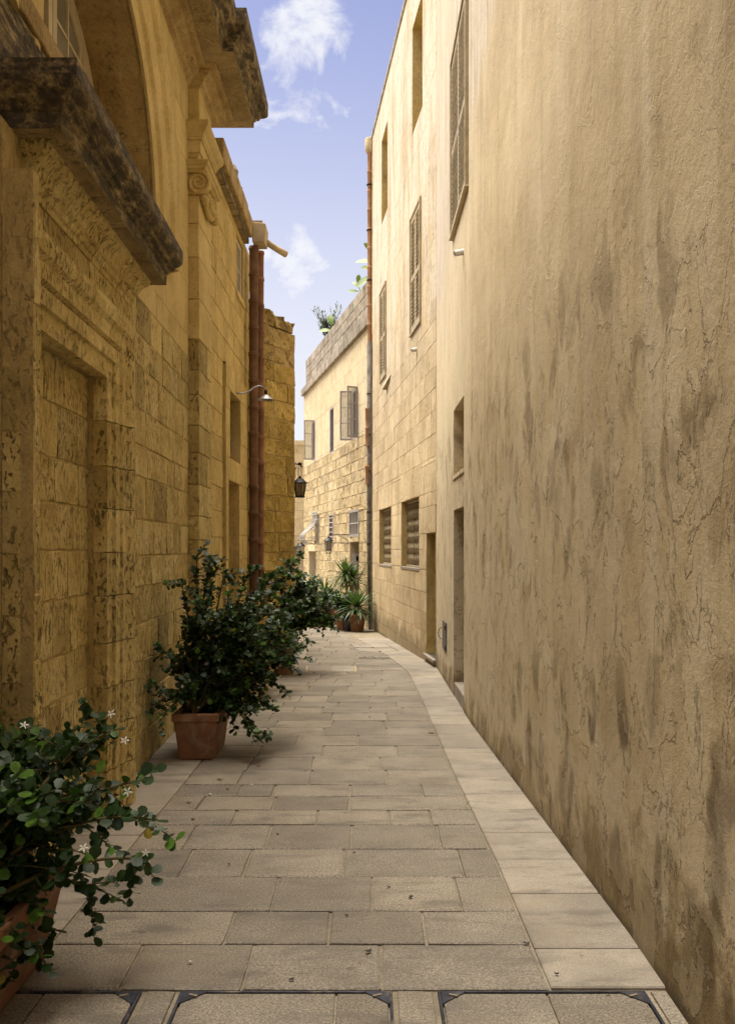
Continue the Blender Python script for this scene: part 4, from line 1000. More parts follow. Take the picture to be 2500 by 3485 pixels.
for op in rops[5:7]:
    f = sash(rs_house, RS.P(op[0]+.02, op[2]+.02, -.38), RS.t, (0, 0, 1), RS.n, (op[1]-op[0])*RS.L-.04, op[3]-op[2]-.04, 2, 3, .05, .02, .04, 'cream_wood', 'glass_grey', 'window_frame')
    back(RS, rs_house, op, 'dark', name='window_recess')
op = rops[0]; back(RS, rs_house, op, 'brown_wood', name='door')
mb = MB(); RS.box(mb, 12.68, 13.56, .055, .10, -.28, .05); mb.build('door_sill', 'slab', rs_house, bevel=.008)
mb = MB(); RS.box(mb, 12.67, 20.67, 10.62, 10.70, -.5, .03); mb.build('roof_coping', 'parapet', rs_house, bevel=.01)
mb = MB(); mb.hexa([(1.35, 12.6, -.4), (.55, 20.6, -.4), (6, 21, -.4), (6, 12.6, -.4), (1.35, 12.6, 10.6), (.55, 20.6, 10.6), (6, 21, 10.6), (6, 12.6, 10.6)]); mb.build('house_mass', 'rjoint', rs_house)
mb = MB(); a, b = RS.P(17.35, 4.80), RS.P(18.05, 4.72); mb.hexa([RS.P(17.45, 4.82, 0), RS.P(18.1, 4.66, 0), RS.P(18.1, 4.66, .10), RS.P(17.45, 4.82, .02), RS.P(17.45, 4.86, 0), RS.P(18.1, 4.80, 0), RS.P(18.1, 4.80, .06), RS.P(17.45, 4.86, .015)]); mb.build('sloped_corbel', 'rstone', rs_house, bevel=.01)
stub(RS, 14.37, 4.66, 'short grey overflow pipe poking from the limewashed wall')
# drainpipe at the far corner: terracotta and cement, with hopper
dx, dy = .045, 20.70
t = thing('drainpipe', (dx, dy, -.15), 'tall corner drainpipe, terracotta with a hopper above and soot-grey cement below', 'drainpipe')
mb = MB(); mb.lathe([(.07, 0), (.095, .05), (.10, .09), (.10, .30), (.085, .32)], (dx, dy, 10.32), 16); mb.build('hopper', 'cream_cement', t, smooth=True)
h_ = .42; me = None
for i in range(10):
    if me is None:
        mb = MB(); mb.lathe([(.045, 0), (.048, h_-.06), (.056, h_-.05), (.058, h_-.01), (.05, h_)], (0, 0, 0), 14, cap=False); o = mb.build('pipe_section', 'terracotta_tan', None, smooth=True); me = o.data; bpy.data.objects.remove(o)
    inst('pipe_section', me, t, Matrix.Translation((dx, dy, 6.15+i*h_)))
mb = MB(); mb.bx(dx+.045, dx+.13, dy-.06, dy+.1, 6.3, 10.62); mb.build('mortar_fillet', 'cream_cement', t, bevel=.01)
mb = MB(); mb.tube([(dx, dy-.02, 6.15), (dx+.003, dy-.02, 3.4), (dx-.01, dy-.02, 1.9), (dx+.02, dy-.02, -.2)], [.062, .06, .055, .04], 12); mb.build('lower_pipe', 'cement_pipe', t, smooth=True)
for i in range(8):
    if i in (1, 3, 4): inst('pipe_section', me, t, Matrix.Translation((dx-.045, dy-.045, 2.6+i*h_)))
mb = MB(); mb.bx(dx+.03, dx+.12, dy-.10, dy+.05, -.2, 6.1); mb.build('cement_casing', 'cement_pipe', t, bevel=.02)
for z in (1.7, 2.4, 3.3, 4.1, 5.0, 7.5, 8.6, 9.6):
    mb = MB(); mb.lathe([(.068, 0), (.068, .02)], (dx, dy-.02, z), 12); mb.bx(dx, dx+.14, dy-.03, dy, z, z+.015); mb.build('bracket', 'iron', t)

# ================================================================== FAR: pale house closing the view
far = thing('pale_house', (-1, 25.5, -.24), 'pale rough stone house closing the lane, grey parapet, open casements, barred windows', 'house')
FF = Wall(.11, 20.67, -.219, -1)
fops = [(22.2, 22.78, 4.23, 5.43, .2), (25.28, 25.9, 4.2, 5.46, .2), (28.35, 29.0, 4.3, 5.5, .2), (22.1, 23.1, 1.95, 2.48, .15), (25.42, 25.92, 1.74, 2.51, .15), (27.6, 28.4, 1.76, 2.62, .2), (22.05, 23.1, -.3, 1.76, .38), (28.2, 29.5, -.3, 1.52, .4)]
mb = MB(); FF.sheet(mb, 20.6, 30.6, -.5, 6.6, fops)
e = FF.P(30.6, 0); mb.quad((e.x, e.y, -.5), (e.x+.4, e.y+5, -.5), (e.x+.4, e.y+5, 6.6), (e.x, e.y, 6.6))
fw = mb.build('wall', 'far_joint', far)
n_ff = lay(FF, fw, 20.75, 30.58, [-.25, 4.22], .272, .62, 'far', [o[:4] for o in fops if o[2] < 4.2 and o[3] < 4.2 or o[2] < 4.2], gap=.014, out=.013, jit=.006, worn=1.3, seed=51, depth=.07)
lay(FF, fw, 20.75, 30.58, [4.22, 6.55], .47, 1.0, 'far_plain', [o[:4] for o in fops if o[3] > 4.22], gap=.003, out=.008, jit=.001, worn=.2, seed=52, depth=.05)
r8 = random.Random(4)
mb = MB(); u = 20.75
while u < 30.4:
    e = min(30.62, u+r8.uniform(1.0, 1.5)); mb = MB(); FF.box(mb, u+.003, e-.003, 6.56, 6.78, -.25, .10); mb.build('ledge_slab', 'parapet', far, bevel=.015)
    u = e
u = 20.75
for z0_, z1_ in ((6.785, 7.05), (7.055, 7.33), (7.335, 7.60)):
    lay(FF, fw, 20.8, 30.0, [z0_, z1_], .27, .75, 'parapet', gap=.004, out=.035, jit=.002, worn=.4, seed=int(z0_*10), depth=.25)
mb = MB(); FF.box(mb, 20.75, 30.0, 6.7, 7.55, -.3, .0); mb.build('parapet_core', 'far_joint', far)
for i, op in enumerate(fops):
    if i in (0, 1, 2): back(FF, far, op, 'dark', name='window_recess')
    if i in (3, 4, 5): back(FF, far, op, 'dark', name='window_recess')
def leaf(u, z0_, z1_, wd, ang):           # casement leaf hinged on the wall at u and swung out
    c, s_ = math.cos(ang), math.sin(ang); d = (FF.n*s_ + FF.t*c).normalized(); nn = Vector((-d.y, d.x, 0))
    sash(far, FF.P(u, z0_, .02), d, (0, 0, 1), nn, wd, z1_-z0_, 1, 3, .035, .018, .035, 'lilac_wood', 'glass_clear', 'casement_leaf')
leaf(22.2, 4.23, 5.43, .28, R(108)); leaf(22.80, 4.23, 5.43, .29, R(75)); leaf(28.5, 4.3, 5.5, .30, R(84))
for op in (fops[0], fops[1], fops[2]):
    mb = MB(); a, b, c, d, _ = op
    for p in ((a, a+.06, c, d), (b-.06, b, c, d)): FF.box(mb, *p, -.10, .004)
    FF.box(mb, a+.06, b-.06, d-.05, d, -.10, .004); FF.box(mb, a+.06, b-.06, c, c+.05, -.10, .004); mb.build('window_frame', 'lilac_wood', far)
mb = MB(); FF.box(mb, 25.36, 25.6, 4.26, 5.4, -.06, -.05); mb.build('curtain', 'lilac_wood', far)
op = fops[3]; mb = MB()
for p in ((op[0]-.06, op[0], op[2]-.06, op[3]+.06), (op[1], op[1]+.06, op[2]-.06, op[3]+.06)): FF.box(mb, *p, -.05, .02)
FF.box(mb, op[0], op[1], op[3], op[3]+.06, -.05, .02); FF.box(mb, op[0], op[1], op[2]-.06, op[2], -.05, .02); fr_ = mb.build('window_frame', 'lilac_wood', far)
for i in range(6):
    u = op[0]+(op[1]-op[0])*(i+.7)/6.4; mb = MB(); mb.tube([FF.P(u, op[2], 0), FF.P(u, op[3], 0)], .011, 8); mb.build('bar', 'white_iron', fr_)
mb = MB(); FF.box(mb, op[0], op[1], 2.20, 2.225, -.01, .016); mb.build('cross_bar', 'white_iron', fr_)
op = fops[4]; mb = MB()
for p in ((op[0]-.04, op[0]+.02, op[2]-.05, op[3]+.04), (op[1]-.02, op[1]+.04, op[2]-.05, op[3]+.04)): FF.box(mb, *p, -.05, .02)
FF.box(mb, op[0]+.02, op[1]-.02, op[3], op[3]+.04, -.05, .02); FF.box(mb, op[0]+.02, op[1]-.02, op[2]-.05, op[2], -.05, .02); fr_ = mb.build('window_frame', 'lilac_wood', far)
for i in range(6):
    z = op[2]+(op[3]-op[2])*(i+.5)/6; mb = MB(); FF.box(mb, op[0], op[1], z-.012, z+.012, -.02, .01); mb.build('cross_bar', 'white_iron', fr_)
# belly grille
op = fops[5]; gr = MB(); FF.box(gr, op[0]-.05, op[0]-.02, op[2], op[3]+.02, -.01, .02); g = gr.build('belly_grille', 'white_iron', far)
def belly(f): # f 0 bottom .. 1 top -> (out, z)
    z = op[2]-.02+(op[3]-op[2]+.12)*f
    return (.06+.40*math.exp(-((f-.22)/.30)**2)+.10*max(0, f-.86)*3, z)
for i in range(10):
    u = op[0]-.03+(op[1]-op[0]+.06)*i/9; mb = MB(); mb.tube([FF.P(u, belly(k/14)[1], belly(k/14)[0]) for k in range(15)], .008, 6); mb.build('bar', 'white_iron', g, smooth=True)
for f in (.02, .14, .28, .42, .58, .74, .9):
    o_, z = belly(f); mb = MB(); FF.box(mb, op[0]-.05, op[1]+.05, z-.008, z+.008, o_-.008, o_+.008); mb.build('cross_bar', 'white_iron', g)
for f, r_ in ((.15, .10), (.42, .10), (.66, .08)):
    for u in (op[0]-.03,):
        o_, z = belly(f); mb = MB(); pts = []
        for k in range(22):
            a = k/21*4*math.pi*.8; q = r_*(1-k/26); pts.append(FF.P(u, z+q*math.sin(a), max(.03, o_*.45)+q*math.cos(a)))
        mb.tube(pts, .011, 6); mb.build('scroll', 'white_iron', g, smooth=True)
# doors
op = fops[6]; back(FF, far, op, 'brown_wood', name='door'); mb = MB(); FF.box(mb, 22.11, 22.17, -.3, 1.72, -.36, -.1); mb.build('door_frame', 'white_iron', far)
op = fops[7]; back(FF, far, op, 'brown_wood', name='door')
mb = MB(); FF.box(mb, 28.1, 29.6, 1.525, 1.72, -.05, .035); mb.build('door_lintel', 'far_plain', far, bevel=.01)
t = thing('door_plaque', FF.P(23.09, 1.2), 'white tile plaque with a dark oval in the doorway of the pale house', 'plaque')
c = FF.P(23.075, 1.36, -.17); mb = MB(); a = FF.n*.2
mb.box(c-FF.n*.12-Vector((0, 0, .13)), FF.n*.24, -FF.t*.012, (0, 0, .26)); mb.build('tile', 'tile', t)
mb = MB(); q = []
for i in range(14):
    an = 2*math.pi*i/14; q.append(c - FF.t*.0125 + FF.n*(.035*math.cos(an)) + Vector((0, 0, .075*math.sin(an)*(1+.12*math.cos(2*an)))))
mb.add(q+[p-FF.t*.004 for p in q], [tuple(range(14, 28))]+[(i, (i+1) % 14, 14+(i+1) % 14, 14+i) for i in range(14)]); mb.build('emblem', 'iron', t)
t = thing('wall_ornament', FF.P(23.4, 1.0), 'curved white iron ornament on the wall beside the plaque doorway', 'ornament')
mb = MB(); mb.tube([FF.P(23.34+.05*math.sin(k*.6), .98+k*.055, .03+.05*math.sin(k*math.pi/8)) for k in range(9)], .014, 8); mb.build('scroll', 'white_iron', t, smooth=True)

def lantern(base, s, label, gm, n=4, bracket_to=None, scroll=True, im='iron', group=None, hang=None):
    """box lantern: roof, cage posts, panes, foot scrolls; base = bottom centre"""
    b = Vector(base); t = thing('lantern', b, label, 'lantern', group); h = .30*s; r0, r1 = .068*s, .100*s
    P = lambda r, a, z: b+Vector((r*math.cos(a), r*math.sin(a), z)); A = [2*math.pi*(i+.5)/n+.3 for i in range(n)]
    mb = MB(); mb.lathe([(r0*1.25, .0), (r0*1.3, .015*s), (r0*1.0, .03*s)], b, n*4); mb.lathe([(r1*1.25, h*.80), (r1*1.28, h*.83), (r1*.5, h*1.06), (r1*.32, h*1.07), (r1*.30, h*1.14), (.004, h*1.24)], b, n*4)
    mb.build('roof', im, t)
    for a in A:
        mb = MB(); mb.tube([P(r0*1.08, a, .02*s), P(r1*1.08, a, h*.82)], .008*s, 6); mb.build('post', im, t)
    for i in range(n):
        a, c = A[i], A[(i+1) % n]; mb = MB(); mb.quad(P(r0, a, .03*s), P(r0, c, .03*s), P(r1, c, h*.80), P(r1, a, h*.80)); mb.build('pane', gm, t)
    if scroll:
        for a in A[:4]:
            mb = MB(); mb.tube([P(r0*(1.0-.5*k/10)+.02*s*math.sin(k*.9), a, -.012*s-.055*s*math.sin(k/10*2.2)) for k in range(11)], .005*s, 6); mb.build('foot_scroll', im, t, smooth=True)
    if bracket_to is not None:
        e = Vector(bracket_to); top = b+Vector((0, 0, h*1.24)); e2 = Vector((e.x, e.y, top.z+.03*s))
        mb = MB(); mb.tube([top, top+Vector((0, 0, .03*s)), e2], .010*s, 6); mb.tube([e2+Vector((0, 0, .10*s)), e2-Vector((0, 0, .22*s))], .012*s, 6)
        q = [e2-Vector((0, 0, .18*s))+(top-e2)*(.5*k/10)+Vector((0, 0, .17*s*(k/10)**.6)) for k in range(11)]; mb.tube(q, .007*s, 6); mb.build('bracket', im, t)
    return t
lb = FF.P(23.35, 1.55, .50); lantern(lb, 1.0, 'square milky lantern on an iron bracket beside the plaque doorway', 'glass_milk', 4, FF.P(23.35, 1.8, .0), group='bracket lanterns on the pale house')
lb = FF.P(28.35, 1.44, .42); lantern(lb, 1.0, 'square milky lantern on an iron bracket below the belly grille', 'glass_milk', 4, FF.P(28.35, 1.8, .0), group='bracket lanterns on the pale house')
# big hanging lantern on the corner house side
lb = Vector((-1.045, 14.55, 2.395)); t = lantern(lb, .92, 'black hanging street lantern with amber glass on the golden corner', 'glass_amber', 6, None, False)
mb = MB(); tp = lb+Vector((0, 0, .30*.92*1.2))
for s_ in (-.025, .025): mb.tube([tp+Vector((s_, 0, 0)), tp+Vector((s_*.8, 0, .16))], .006, 6)
mb.tube([tp+Vector((-.24, .0, .17)), tp+Vector((-.1, 0, .20)), tp+Vector((.0, 0, .175)), tp+Vector((.04, 0, .14))], .011, 8); mb.tube([tp+Vector((-.25, 0, -.05)), tp+Vector((-.12, 0, .02)), tp+Vector((-.05, 0, .15))], .008, 8)
mb.lathe([(.03, -.02), (.034, 0), (.03, .02)], tp+Vector((.0, 0, .19)), 10); mb.build('bracket', 'iron', t, smooth=True)

# ================================================================== FAR: background house seen through the gap
bgh = thing('background_house', (-3, 33, -.24), 'pale stone house with an arched doorway seen through the gap beyond the golden corner', 'house')
X0, X1, YB = -6.0, -1.3, 33.0
mb = MB(); ac, ar, az_ = -2.80, .42, 1.38
mb.quad((X0, YB, -.5), (ac-ar, YB, -.5), (ac-ar, YB, 5.25), (X0, YB, 5.25)); mb.quad((ac+ar, YB, -.5), (X1, YB, -.5), (X1, YB, 5.25), (ac+ar, YB, 5.25))
q = [(ac-ar*math.cos(math.pi*i/14), az_+ar*math.sin(math.pi*i/14)) for i in range(15)]
for (a, b), (c, d) in zip(q, q[1:]): mb.quad((a, YB, b), (c, YB, d), (c, YB, 5.25), (a, YB, 5.25)); mb.quad((a, YB, b), (c, YB, d), (c, YB+.3, d), (a, YB+.3, b))
for x in (ac-ar, ac+ar): mb.quad((x, YB, -.5), (x, YB+.3, -.5), (x, YB+.3, az_), (x, YB, az_))
bwl = mb.build('wall', 'far_joint', bgh)
r9 = random.Random(8); z = -.25
while z < 5.2:
    x = -3.4+r9.uniform(-.3, 0)
    while x < -1.35:
        e = x+r9.uniform(.45, .75)
        if not (abs((x+e)/2-ac) < ar+.25 and z < az_+ar):
            mb = MB(); mb.bx(x+.004, min(e, -1.31)-.004, YB-.014+r9.uniform(-.003, .003), YB+.05, z+.004, z+.286); mb.build('stone_block', 'far_plain', bwl, bevel=.006)
        x = e
    z += .29
for a in range(9):
    p0_, p1_ = math.pi*a/9+.02, math.pi*(a+1)/9-.02; mb = MB(); pts = []
    for r_ in (ar+.002, ar+.22):
        for p in (p0_, p1_): pts.append((ac-r_*math.cos(p), az_+r_*math.sin(p)))
    f_ = [pts[0], pts[1], pts[3], pts[2]]; mb.hexa([(x, YB-.02, z) for x, z in f_]+[(x, YB+.05, z) for x, z in f_]); mb.build('voussoir', 'far_plain', bwl)
mb = MB(); mb.bx(ac-.5, ac+.5, YB+.3, YB+.35, -.5, 2.0); mb.build('door', 'far_plain', bgh)
mb = MB(); mb.bx(X0, X1, YB+.4, YB+6, -.5, 5.2); mb.bx(X0-.1, X1+.1, YB-.08, YB+.5, 5.25, 5.4); mb.build('house_mass', 'far_plain', bgh)
lantern((-2.42, YB-.14, 1.34), 1.15, 'small dark wall lantern next to the far arched doorway', 'glass_milk', 4, (-2.42, YB, 1.7), False)

# ================================================================== plants
def leaf_data(name, mat, ln, wd, droop=.10, fold=.10):
    st = [(0, 0), (.22, .27), (.58, .5), (.88, .36), (1, .0)]
    vs = []; fs = []
    for i, (x, w_) in enumerate(st):
        z = -droop*x*x*ln
        vs.append((x*ln, 0, z))
        if 0 < i < 4: vs.append((x*ln, w_*wd, z+fold*w_*wd)); vs.append((x*ln, -w_*wd, z+fold*w_*wd))
    # 0 | 1 2 3 | 4 5 6 | 7 8 9 | 10
    fs = [(0, 1, 2), (0, 3, 1), (1, 4, 5, 2), (1, 3, 6, 4), (4, 7, 8, 5), (4, 6, 9, 7), (7, 10, 8), (7, 9, 10)]
    me = bpy.data.meshes.new(name); me.from_pydata(vs, [], fs); me.materials.append(M[mat]); me.polygons.foreach_set('use_smooth', [True]*len(fs)); me.update()
    return me, vs, fs
LEAF = {m: leaf_data('leaf', m, 1.0, .82) for m in ('leaf', 'leaf_new', 'leaf_old')}
def frame(pos, d, up, size):
    d = Vector(d).normalized(); y = Vector(up).cross(d)
    if y.length < 1e-4: y = Vector((1, 0, 0)).cross(d)
    y.normalize(); z = d.cross(y)
    return Matrix(((d.x*size, y.x*size, z.x*size, pos[0]), (d.y*size, y.y*size, z.y*size, pos[1]), (d.z*size, y.z*size, z.z*size, pos[2]), (0, 0, 0, 1)))
FLM = None
def flower_mesh():
    global FLM
    if FLM: return FLM
    mb = MB()
    for k in range(5):
        a = 2*math.pi*k/5; c, s_ = math.cos(a), math.sin(a); P = lambda x, y, z: (x*c-y*s_, x*s_+y*c, z)
        mb.add([P(.02, 0, 0), P(.45, .17, .10), P(.45, -.17, .10), P(1.0, .04, .0), P(.95, -.10, .02)], ((0, 2, 1), (1, 2, 4, 3)))
    mb.tube([(0, 0, -.7), (0, 0, 0)], .06, 5)
    o = mb.build('flower', 'petal'); FLM = o.data; bpy.data.objects.remove(o); return FLM
def bush(t, base, targets, nrand, ell, leaf_size, seed, single=0, twigs=6, flowers=(), nflow=0, xmin=None, density=1.0, step=.021):
    """leafy shrub: arching stems, side twigs with opposite round leaves"""
    r_ = random.Random(seed); stems = MB(); leaves = []; tips = []
    c, rad = Vector(ell[0]), ell[1]
    tg = [Vector(p) for p in targets]
    for _ in range(nrand):
        while True:
            v = Vector((r_.uniform(-1, 1), r_.uniform(-1, 1), r_.uniform(-1, 1)))
            if .35 < v.length < 1: break
        p = c+Vector((v.x*rad[0], v.y*rad[1], v.z*rad[2]))
        if xmin is not None and p.x < xmin: p.x = xmin+r_.uniform(0, .1)
        tg.append(p)
    for p in tg:
        b = Vector(base[0])+(Vector(base[1])-Vector(base[0]))*r_.random()
        mid = (b+p)/2+Vector((r_.uniform(-.08, .08), r_.uniform(-.08, .08), .12+.25*(p-b).length*r_.uniform(.3, .8)))
        if p.z < b.z+.1: mid.z += .1
        n = 12; pts = [b*(1-k/n)**2+mid*2*(k/n)*(1-k/n)+p*(k/n)**2 for k in range(n+1)]
        stems.tube(pts, [.010*(1-.75*k/n)+.0015 for k in range(n+1)], 5, cap=False)
        tw = [(pts[int(n*.45):], 1)]
        for _ in range(twigs):
            k = r_.randrange(int(n*.30), n+1); o = pts[k]; dirv = (pts[min(n, k+1)]-pts[k-1]).normalized()
            d = (dirv*r_.uniform(.2, .9)+Vector((r_.uniform(-1, 1), r_.uniform(-1, 1), r_.uniform(-.55, .9)))).normalized()
            L = r_.uniform(.08, .22); q = [o+d*L*j/4+Vector((0, 0, -.03*(j/4)**2)) for j in range(5)]
            if xmin is not None: q = [Vector((max(v.x, xmin), v.y, v.z)) for v in q]
            stems.tube(q, [.0035, .003, .0025, .002, .0015], 4, cap=False); tw.append((q, 0))
        for path, main in tw:
            tot = sum((b_-a_).length for a_, b_ in zip(path, path[1:])); k = max(2, int(tot/step*density)); spin = r_.uniform(0, 3)
            for i in range(k+1):
                f = i/k*(len(path)-1); j = min(int(f), len(path)-2); pos = path[j].lerp(path[j+1], f-j); dirv = (path[j+1]-path[j]).normalized()
                side = dirv.cross(Vector((math.sin(spin), .3, math.cos(spin)))).normalized(); spin += 1.35
                for s_ in (-1, 1):
                    if r_.random() < .12: continue
                    d = dirv*r_.uniform(.15, .8)+side*s_+Vector((r_.uniform(-.3, .3), r_.uniform(-.3, .3), r_.uniform(-.2, .45)))
                    up = Vector((r_.uniform(-.5, .5), r_.uniform(-.8, .2), 1))
                    new = (i/k > .72 and r_.random() < .16)
                    leaves.append((frame(pos, d, up, leaf_size*r_.uniform(.5, 1.3)), 'leaf_new' if new else ('leaf_old' if r_.random() < .012 else 'leaf')))
            tips.append(path[-1])
    stems.build('stem', 'branch', t, smooth=True)
    camp = Vector((0, 0, 1.6))
    leaves.sort(key=lambda q: (q[0].translation-camp).length)
    for mt, m in leaves[:single]: inst('leaf', LEAF[m][0], t, mt)
    mb = MB(); _, vs, fs = LEAF['leaf']; V = [Vector(v) for v in vs]
    for mt, m in leaves[single:]: mb.add([mt @ v for v in V], fs, ('leaf', 'leaf_new', 'leaf_old').index(m))
    if mb.v: mb.build('foliage', ['leaf', 'leaf_new', 'leaf_old'], t, smooth=True, kind='stuff')
    fp = [Vector(p) for p in flowers]; cand = sorted(tips, key=lambda p: (p-camp).length)
    fp += [cand[i]+Vector((0, -.02, .02)) for i in r_.sample(range(max(1, int(len(cand)*.6))), min(nflow, int(len(cand)*.5)))] if nflow else []
    for p in fp:
        d = (camp-p).normalized()*.7+Vector((r_.uniform(-.5, .5), r_.uniform(-.3, .3), r_.uniform(.1, .8)))
        q = d.to_track_quat('Z', 'Y').to_matrix().to_4x4()
        inst('flower', flower_mesh(), t, Matrix.Translation(p) @ q @ Matrix.Diagonal((leaf_size*r_.uniform(.3, .46),)*2+(leaf_size*r_.uniform(.2, .6), 1)))
    return len(leaves)
def trough(t, x0, x1, y0, y1, h, mat, tap=.035, rim=.05):
    mb = MB(); a = tap
    bot = [(x0+a, y0+a), (x1-a, y0+a), (x1-a, y1-a), (x0+a, y1-a)]; top = [(x0, y0), (x1, y0), (x1, y1), (x0, y1)]
    mb.hexa([(x, y, 0.0) for x, y in bot]+[(x, y, h-rim) for x, y in top]); mb.build('pot', mat, t, bevel=.012)
    mb = MB(); e = .014; th = .028
    for ax0, ax1, ay0, ay1 in ((x0-e, x1+e, y0-e, y0+th), (x0-e, x1+e, y1-th, y1+e), (x0-e, x0+th, y0+th, y1-th), (x1-th, x1+e, y0+th, y1-th)): mb.bx(ax0, ax1, ay0, ay1, h-rim, h)
    mb.build('rim', mat, t, bevel=.008)
    mb = MB(); mb.bx(x0+.02, x1-.02, y0+.02, y1-.02, h-rim, h-.018); mb.build('soil', 'soil', t)
def round_pot(t, c, r0, r1, h, mat, rim=True, n=28):
    mb = MB(); pr = [(r0, 0), (r0*1.02, .01), (r1*.93, h*.8)]
    if rim: pr += [(r1*.97, h*.86), (r1*1.08, h*.87), (r1*1.13, h*.92), (r1*1.1, h*.985), (r1*1.02, h), (r1*.93, h*.97), (r1*.9, h*.88)]
    else: pr += [(r1, h), (r1*.93, h), (r1*.9, h*.88)]
    mb.lathe(pr, c, n, cap=False); mb.build('pot', mat, t, smooth=True)
    mb = MB(); mb.lathe([(r1*.91, h*.84), (r1*.5, h*.87), (.002, h*.88)], c, 16, cap=False); mb.build('soil', 'soil', t)
# 1 near planter
t = thing('potted_shrub', (-1.33, 3.3, 0), 'white-flowered round-leaved shrub in the terracotta trough beside the access covers', 'potted plant', 'white-flowered shrubs in pots')
trough(t, -1.56, -1.20, 2.85, 3.72, .36, 'terracotta', .06, .07)
n1 = bush(t, ((-1.42, 3.0, .32), (-1.40, 3.6, .32)), [(-.82, 3.5, .44), (-.81, 3.6, .56), (-.88, 3.65, .70), (-1.0, 3.4, .34), (-1.12, 3.35, .24), (-1.05, 3.8, .84), (-1.0, 3.75, .88), (-1.32, 3.7, .90), (-1.42, 3.6, .97), (-1.03, 3.4, .60), (-1.07, 3.18, .17), (-1.2, 3.7, .84), (-1.3, 3.3, .82), (-1.40, 3.3, .86)], 26, ((-1.27, 3.42, .56), (.30, .40, .36)), .047, 101, 300, 7, [(-1.02, 3.78, .93), (-.94, 3.65, .85), (-.90, 3.55, .68), (-1.16, 3.5, .78), (-.83, 3.5, .46)], 4, xmin=-1.53, density=.9)
# 2 middle planter
t = thing('potted_shrub', (-1.30, 7.4, 0), 'biggest dark green shrub with white flowers in a tapered terracotta trough', 'potted plant', 'white-flowered shrubs in pots')
trough(t, -1.46, -1.135, 7.08, 7.75, .355, 'terracotta', .035, .06)
n2 = bush(t, ((-1.34, 7.2, .32), (-1.26, 7.65, .32)), [(-1.38, 7.6, 1.52), (-1.28, 7.7, 1.50), (-1.18, 7.8, 1.42), (-1.46, 7.4, 1.33), (-1.5, 7.3, .75), (-1.62, 6.95, .38), (-1.52, 6.9, .34), (-1.60, 7.2, .85), (-.84, 7.0, .22), (-.80, 7.05, .17), (-.80, 7.6, .55), (-.70, 7.7, .80), (-.62, 7.8, .92), (-.72, 7.6, .7), (-.55, 8.0, .76), (-.66, 8.0, 1.0), (-.85, 7.7, 1.25), (-.72, 8.2, 1.32), (-.98, 7.8, 1.42), (-.75, 8.0, 1.42), (-.62, 8.3, 1.50), (-.58, 8.4, 1.55), (-.9, 7.3, .40)], 62, ((-1.06, 7.45, .84), (.46, .42, .58)), .046, 102, 300, 8, [], 11, xmin=-1.62)
# 3 trough behind it
t = thing('potted_shrub', (-1.28, 10.4, 0), 'shrub in a sandy-coloured trough half hidden behind the biggest shrub', 'potted plant')
trough(t, -1.55, -1.14, 9.6, 11.6, .33, 'terracotta_pale', .012, .03)
bush(t, ((-1.35, 9.7, .3), (-1.3, 11.4, .3)), [(-.9, 10.2, .35), (-.86, 10.6, .5), (-.95, 9.8, .8), (-.7, 11.0, 1.0)], 9, ((-1.25, 10.4, .6), (.28, .8, .35)), .055, 103, 0, 6, [], 6, xmin=-1.56)
# 4 round pot with the shrub that leans over the street
t = thing('potted_shrub', (-1.11, 12.05, 0), 'shrub leaning far over the lane from a round terracotta pot with a thick rim', 'potted plant')
round_pot(t, (-1.11, 12.05, 0), .135, .19, .47, 'terracotta')
bush(t, ((-1.15, 12.0, .42), (-1.07, 12.1, .42)), [(-.46, 12.0, .60), (-.44, 12.1, .70), (-.50, 12.1, .82), (-.55, 12.2, .95), (-.62, 12.3, 1.02), (-.70, 12.0, .66), (-.75, 12.1, .85), (-.82, 12.2, 1.10), (-.90, 12.2, 1.26), (-.86, 12.2, 1.18), (-.60, 12.1, .66), (-.52, 12.1, .62), (-1.1, 12.2, 1.1), (-1.0, 12.0, .9), (-.98, 11.9, .5), (-.90, 11.8, .28)], 24, ((-.80, 12.1, .85), (.36, .34, .28)), .050, 104, 0, 8, [], 9, density=1.0)
# yuccas
YL = []
def yucca_leaf_mesh(seed, mat, bend):
    r_ = random.Random(seed); n = 6; vs = []; fs = []
    for i in range(n+1):
        f = i/n; w_ = .052*(math.sin(math.pi*min(1, .18+f*.82))**.8)*(1 if i < n else .02); x = math.cos(bend*f)*f; z = math.sin(.0)+f*0-.5*bend*f*f
        x = f*(1-.12*bend*f); vs += [(x, w_, z+.012), (x, 0, z), (x, -w_, z+.012)]
    for i in range(n):
        for k in (0, 1): fs.append((i*3+k, i*3+k+1, i*3+3+k+1, i*3+3+k))
    me = bpy.data.meshes.new('leaf'); me.from_pydata(vs, [], fs); me.materials.append(M[mat]); me.polygons.foreach_set('use_smooth', [True]*len(fs)); me.update(); return me
YM = [yucca_leaf_mesh(i, 'yucca', b) for i, b in enumerate((.1, .3, .6, 1.0))]; YD = yucca_leaf_mesh(9, 'yucca_dry', 1.2)
def rosette(t, c, L, n, r_, lo=-.3, dry=0):
    c = Vector(c)
    for i in range(n):
        f = i/n; e_ = lo+(1.35-lo)*(f**.8); a = i*2.399+r_.uniform(-.2, .2); ln = L*r_.uniform(.75, 1.1)*(1-.25*f)
        d = Vector((math.cos(a)*math.cos(e_), math.sin(a)*math.cos(e_), math.sin(e_)))
        me = YD if (dry and i < dry) else r_.choice(YM[1:] if e_ < .5 else YM[:3])
        inst('leaf', me, t, frame(c+Vector((0, 0, .10*f*L)), d, (0, 0, 1), ln))
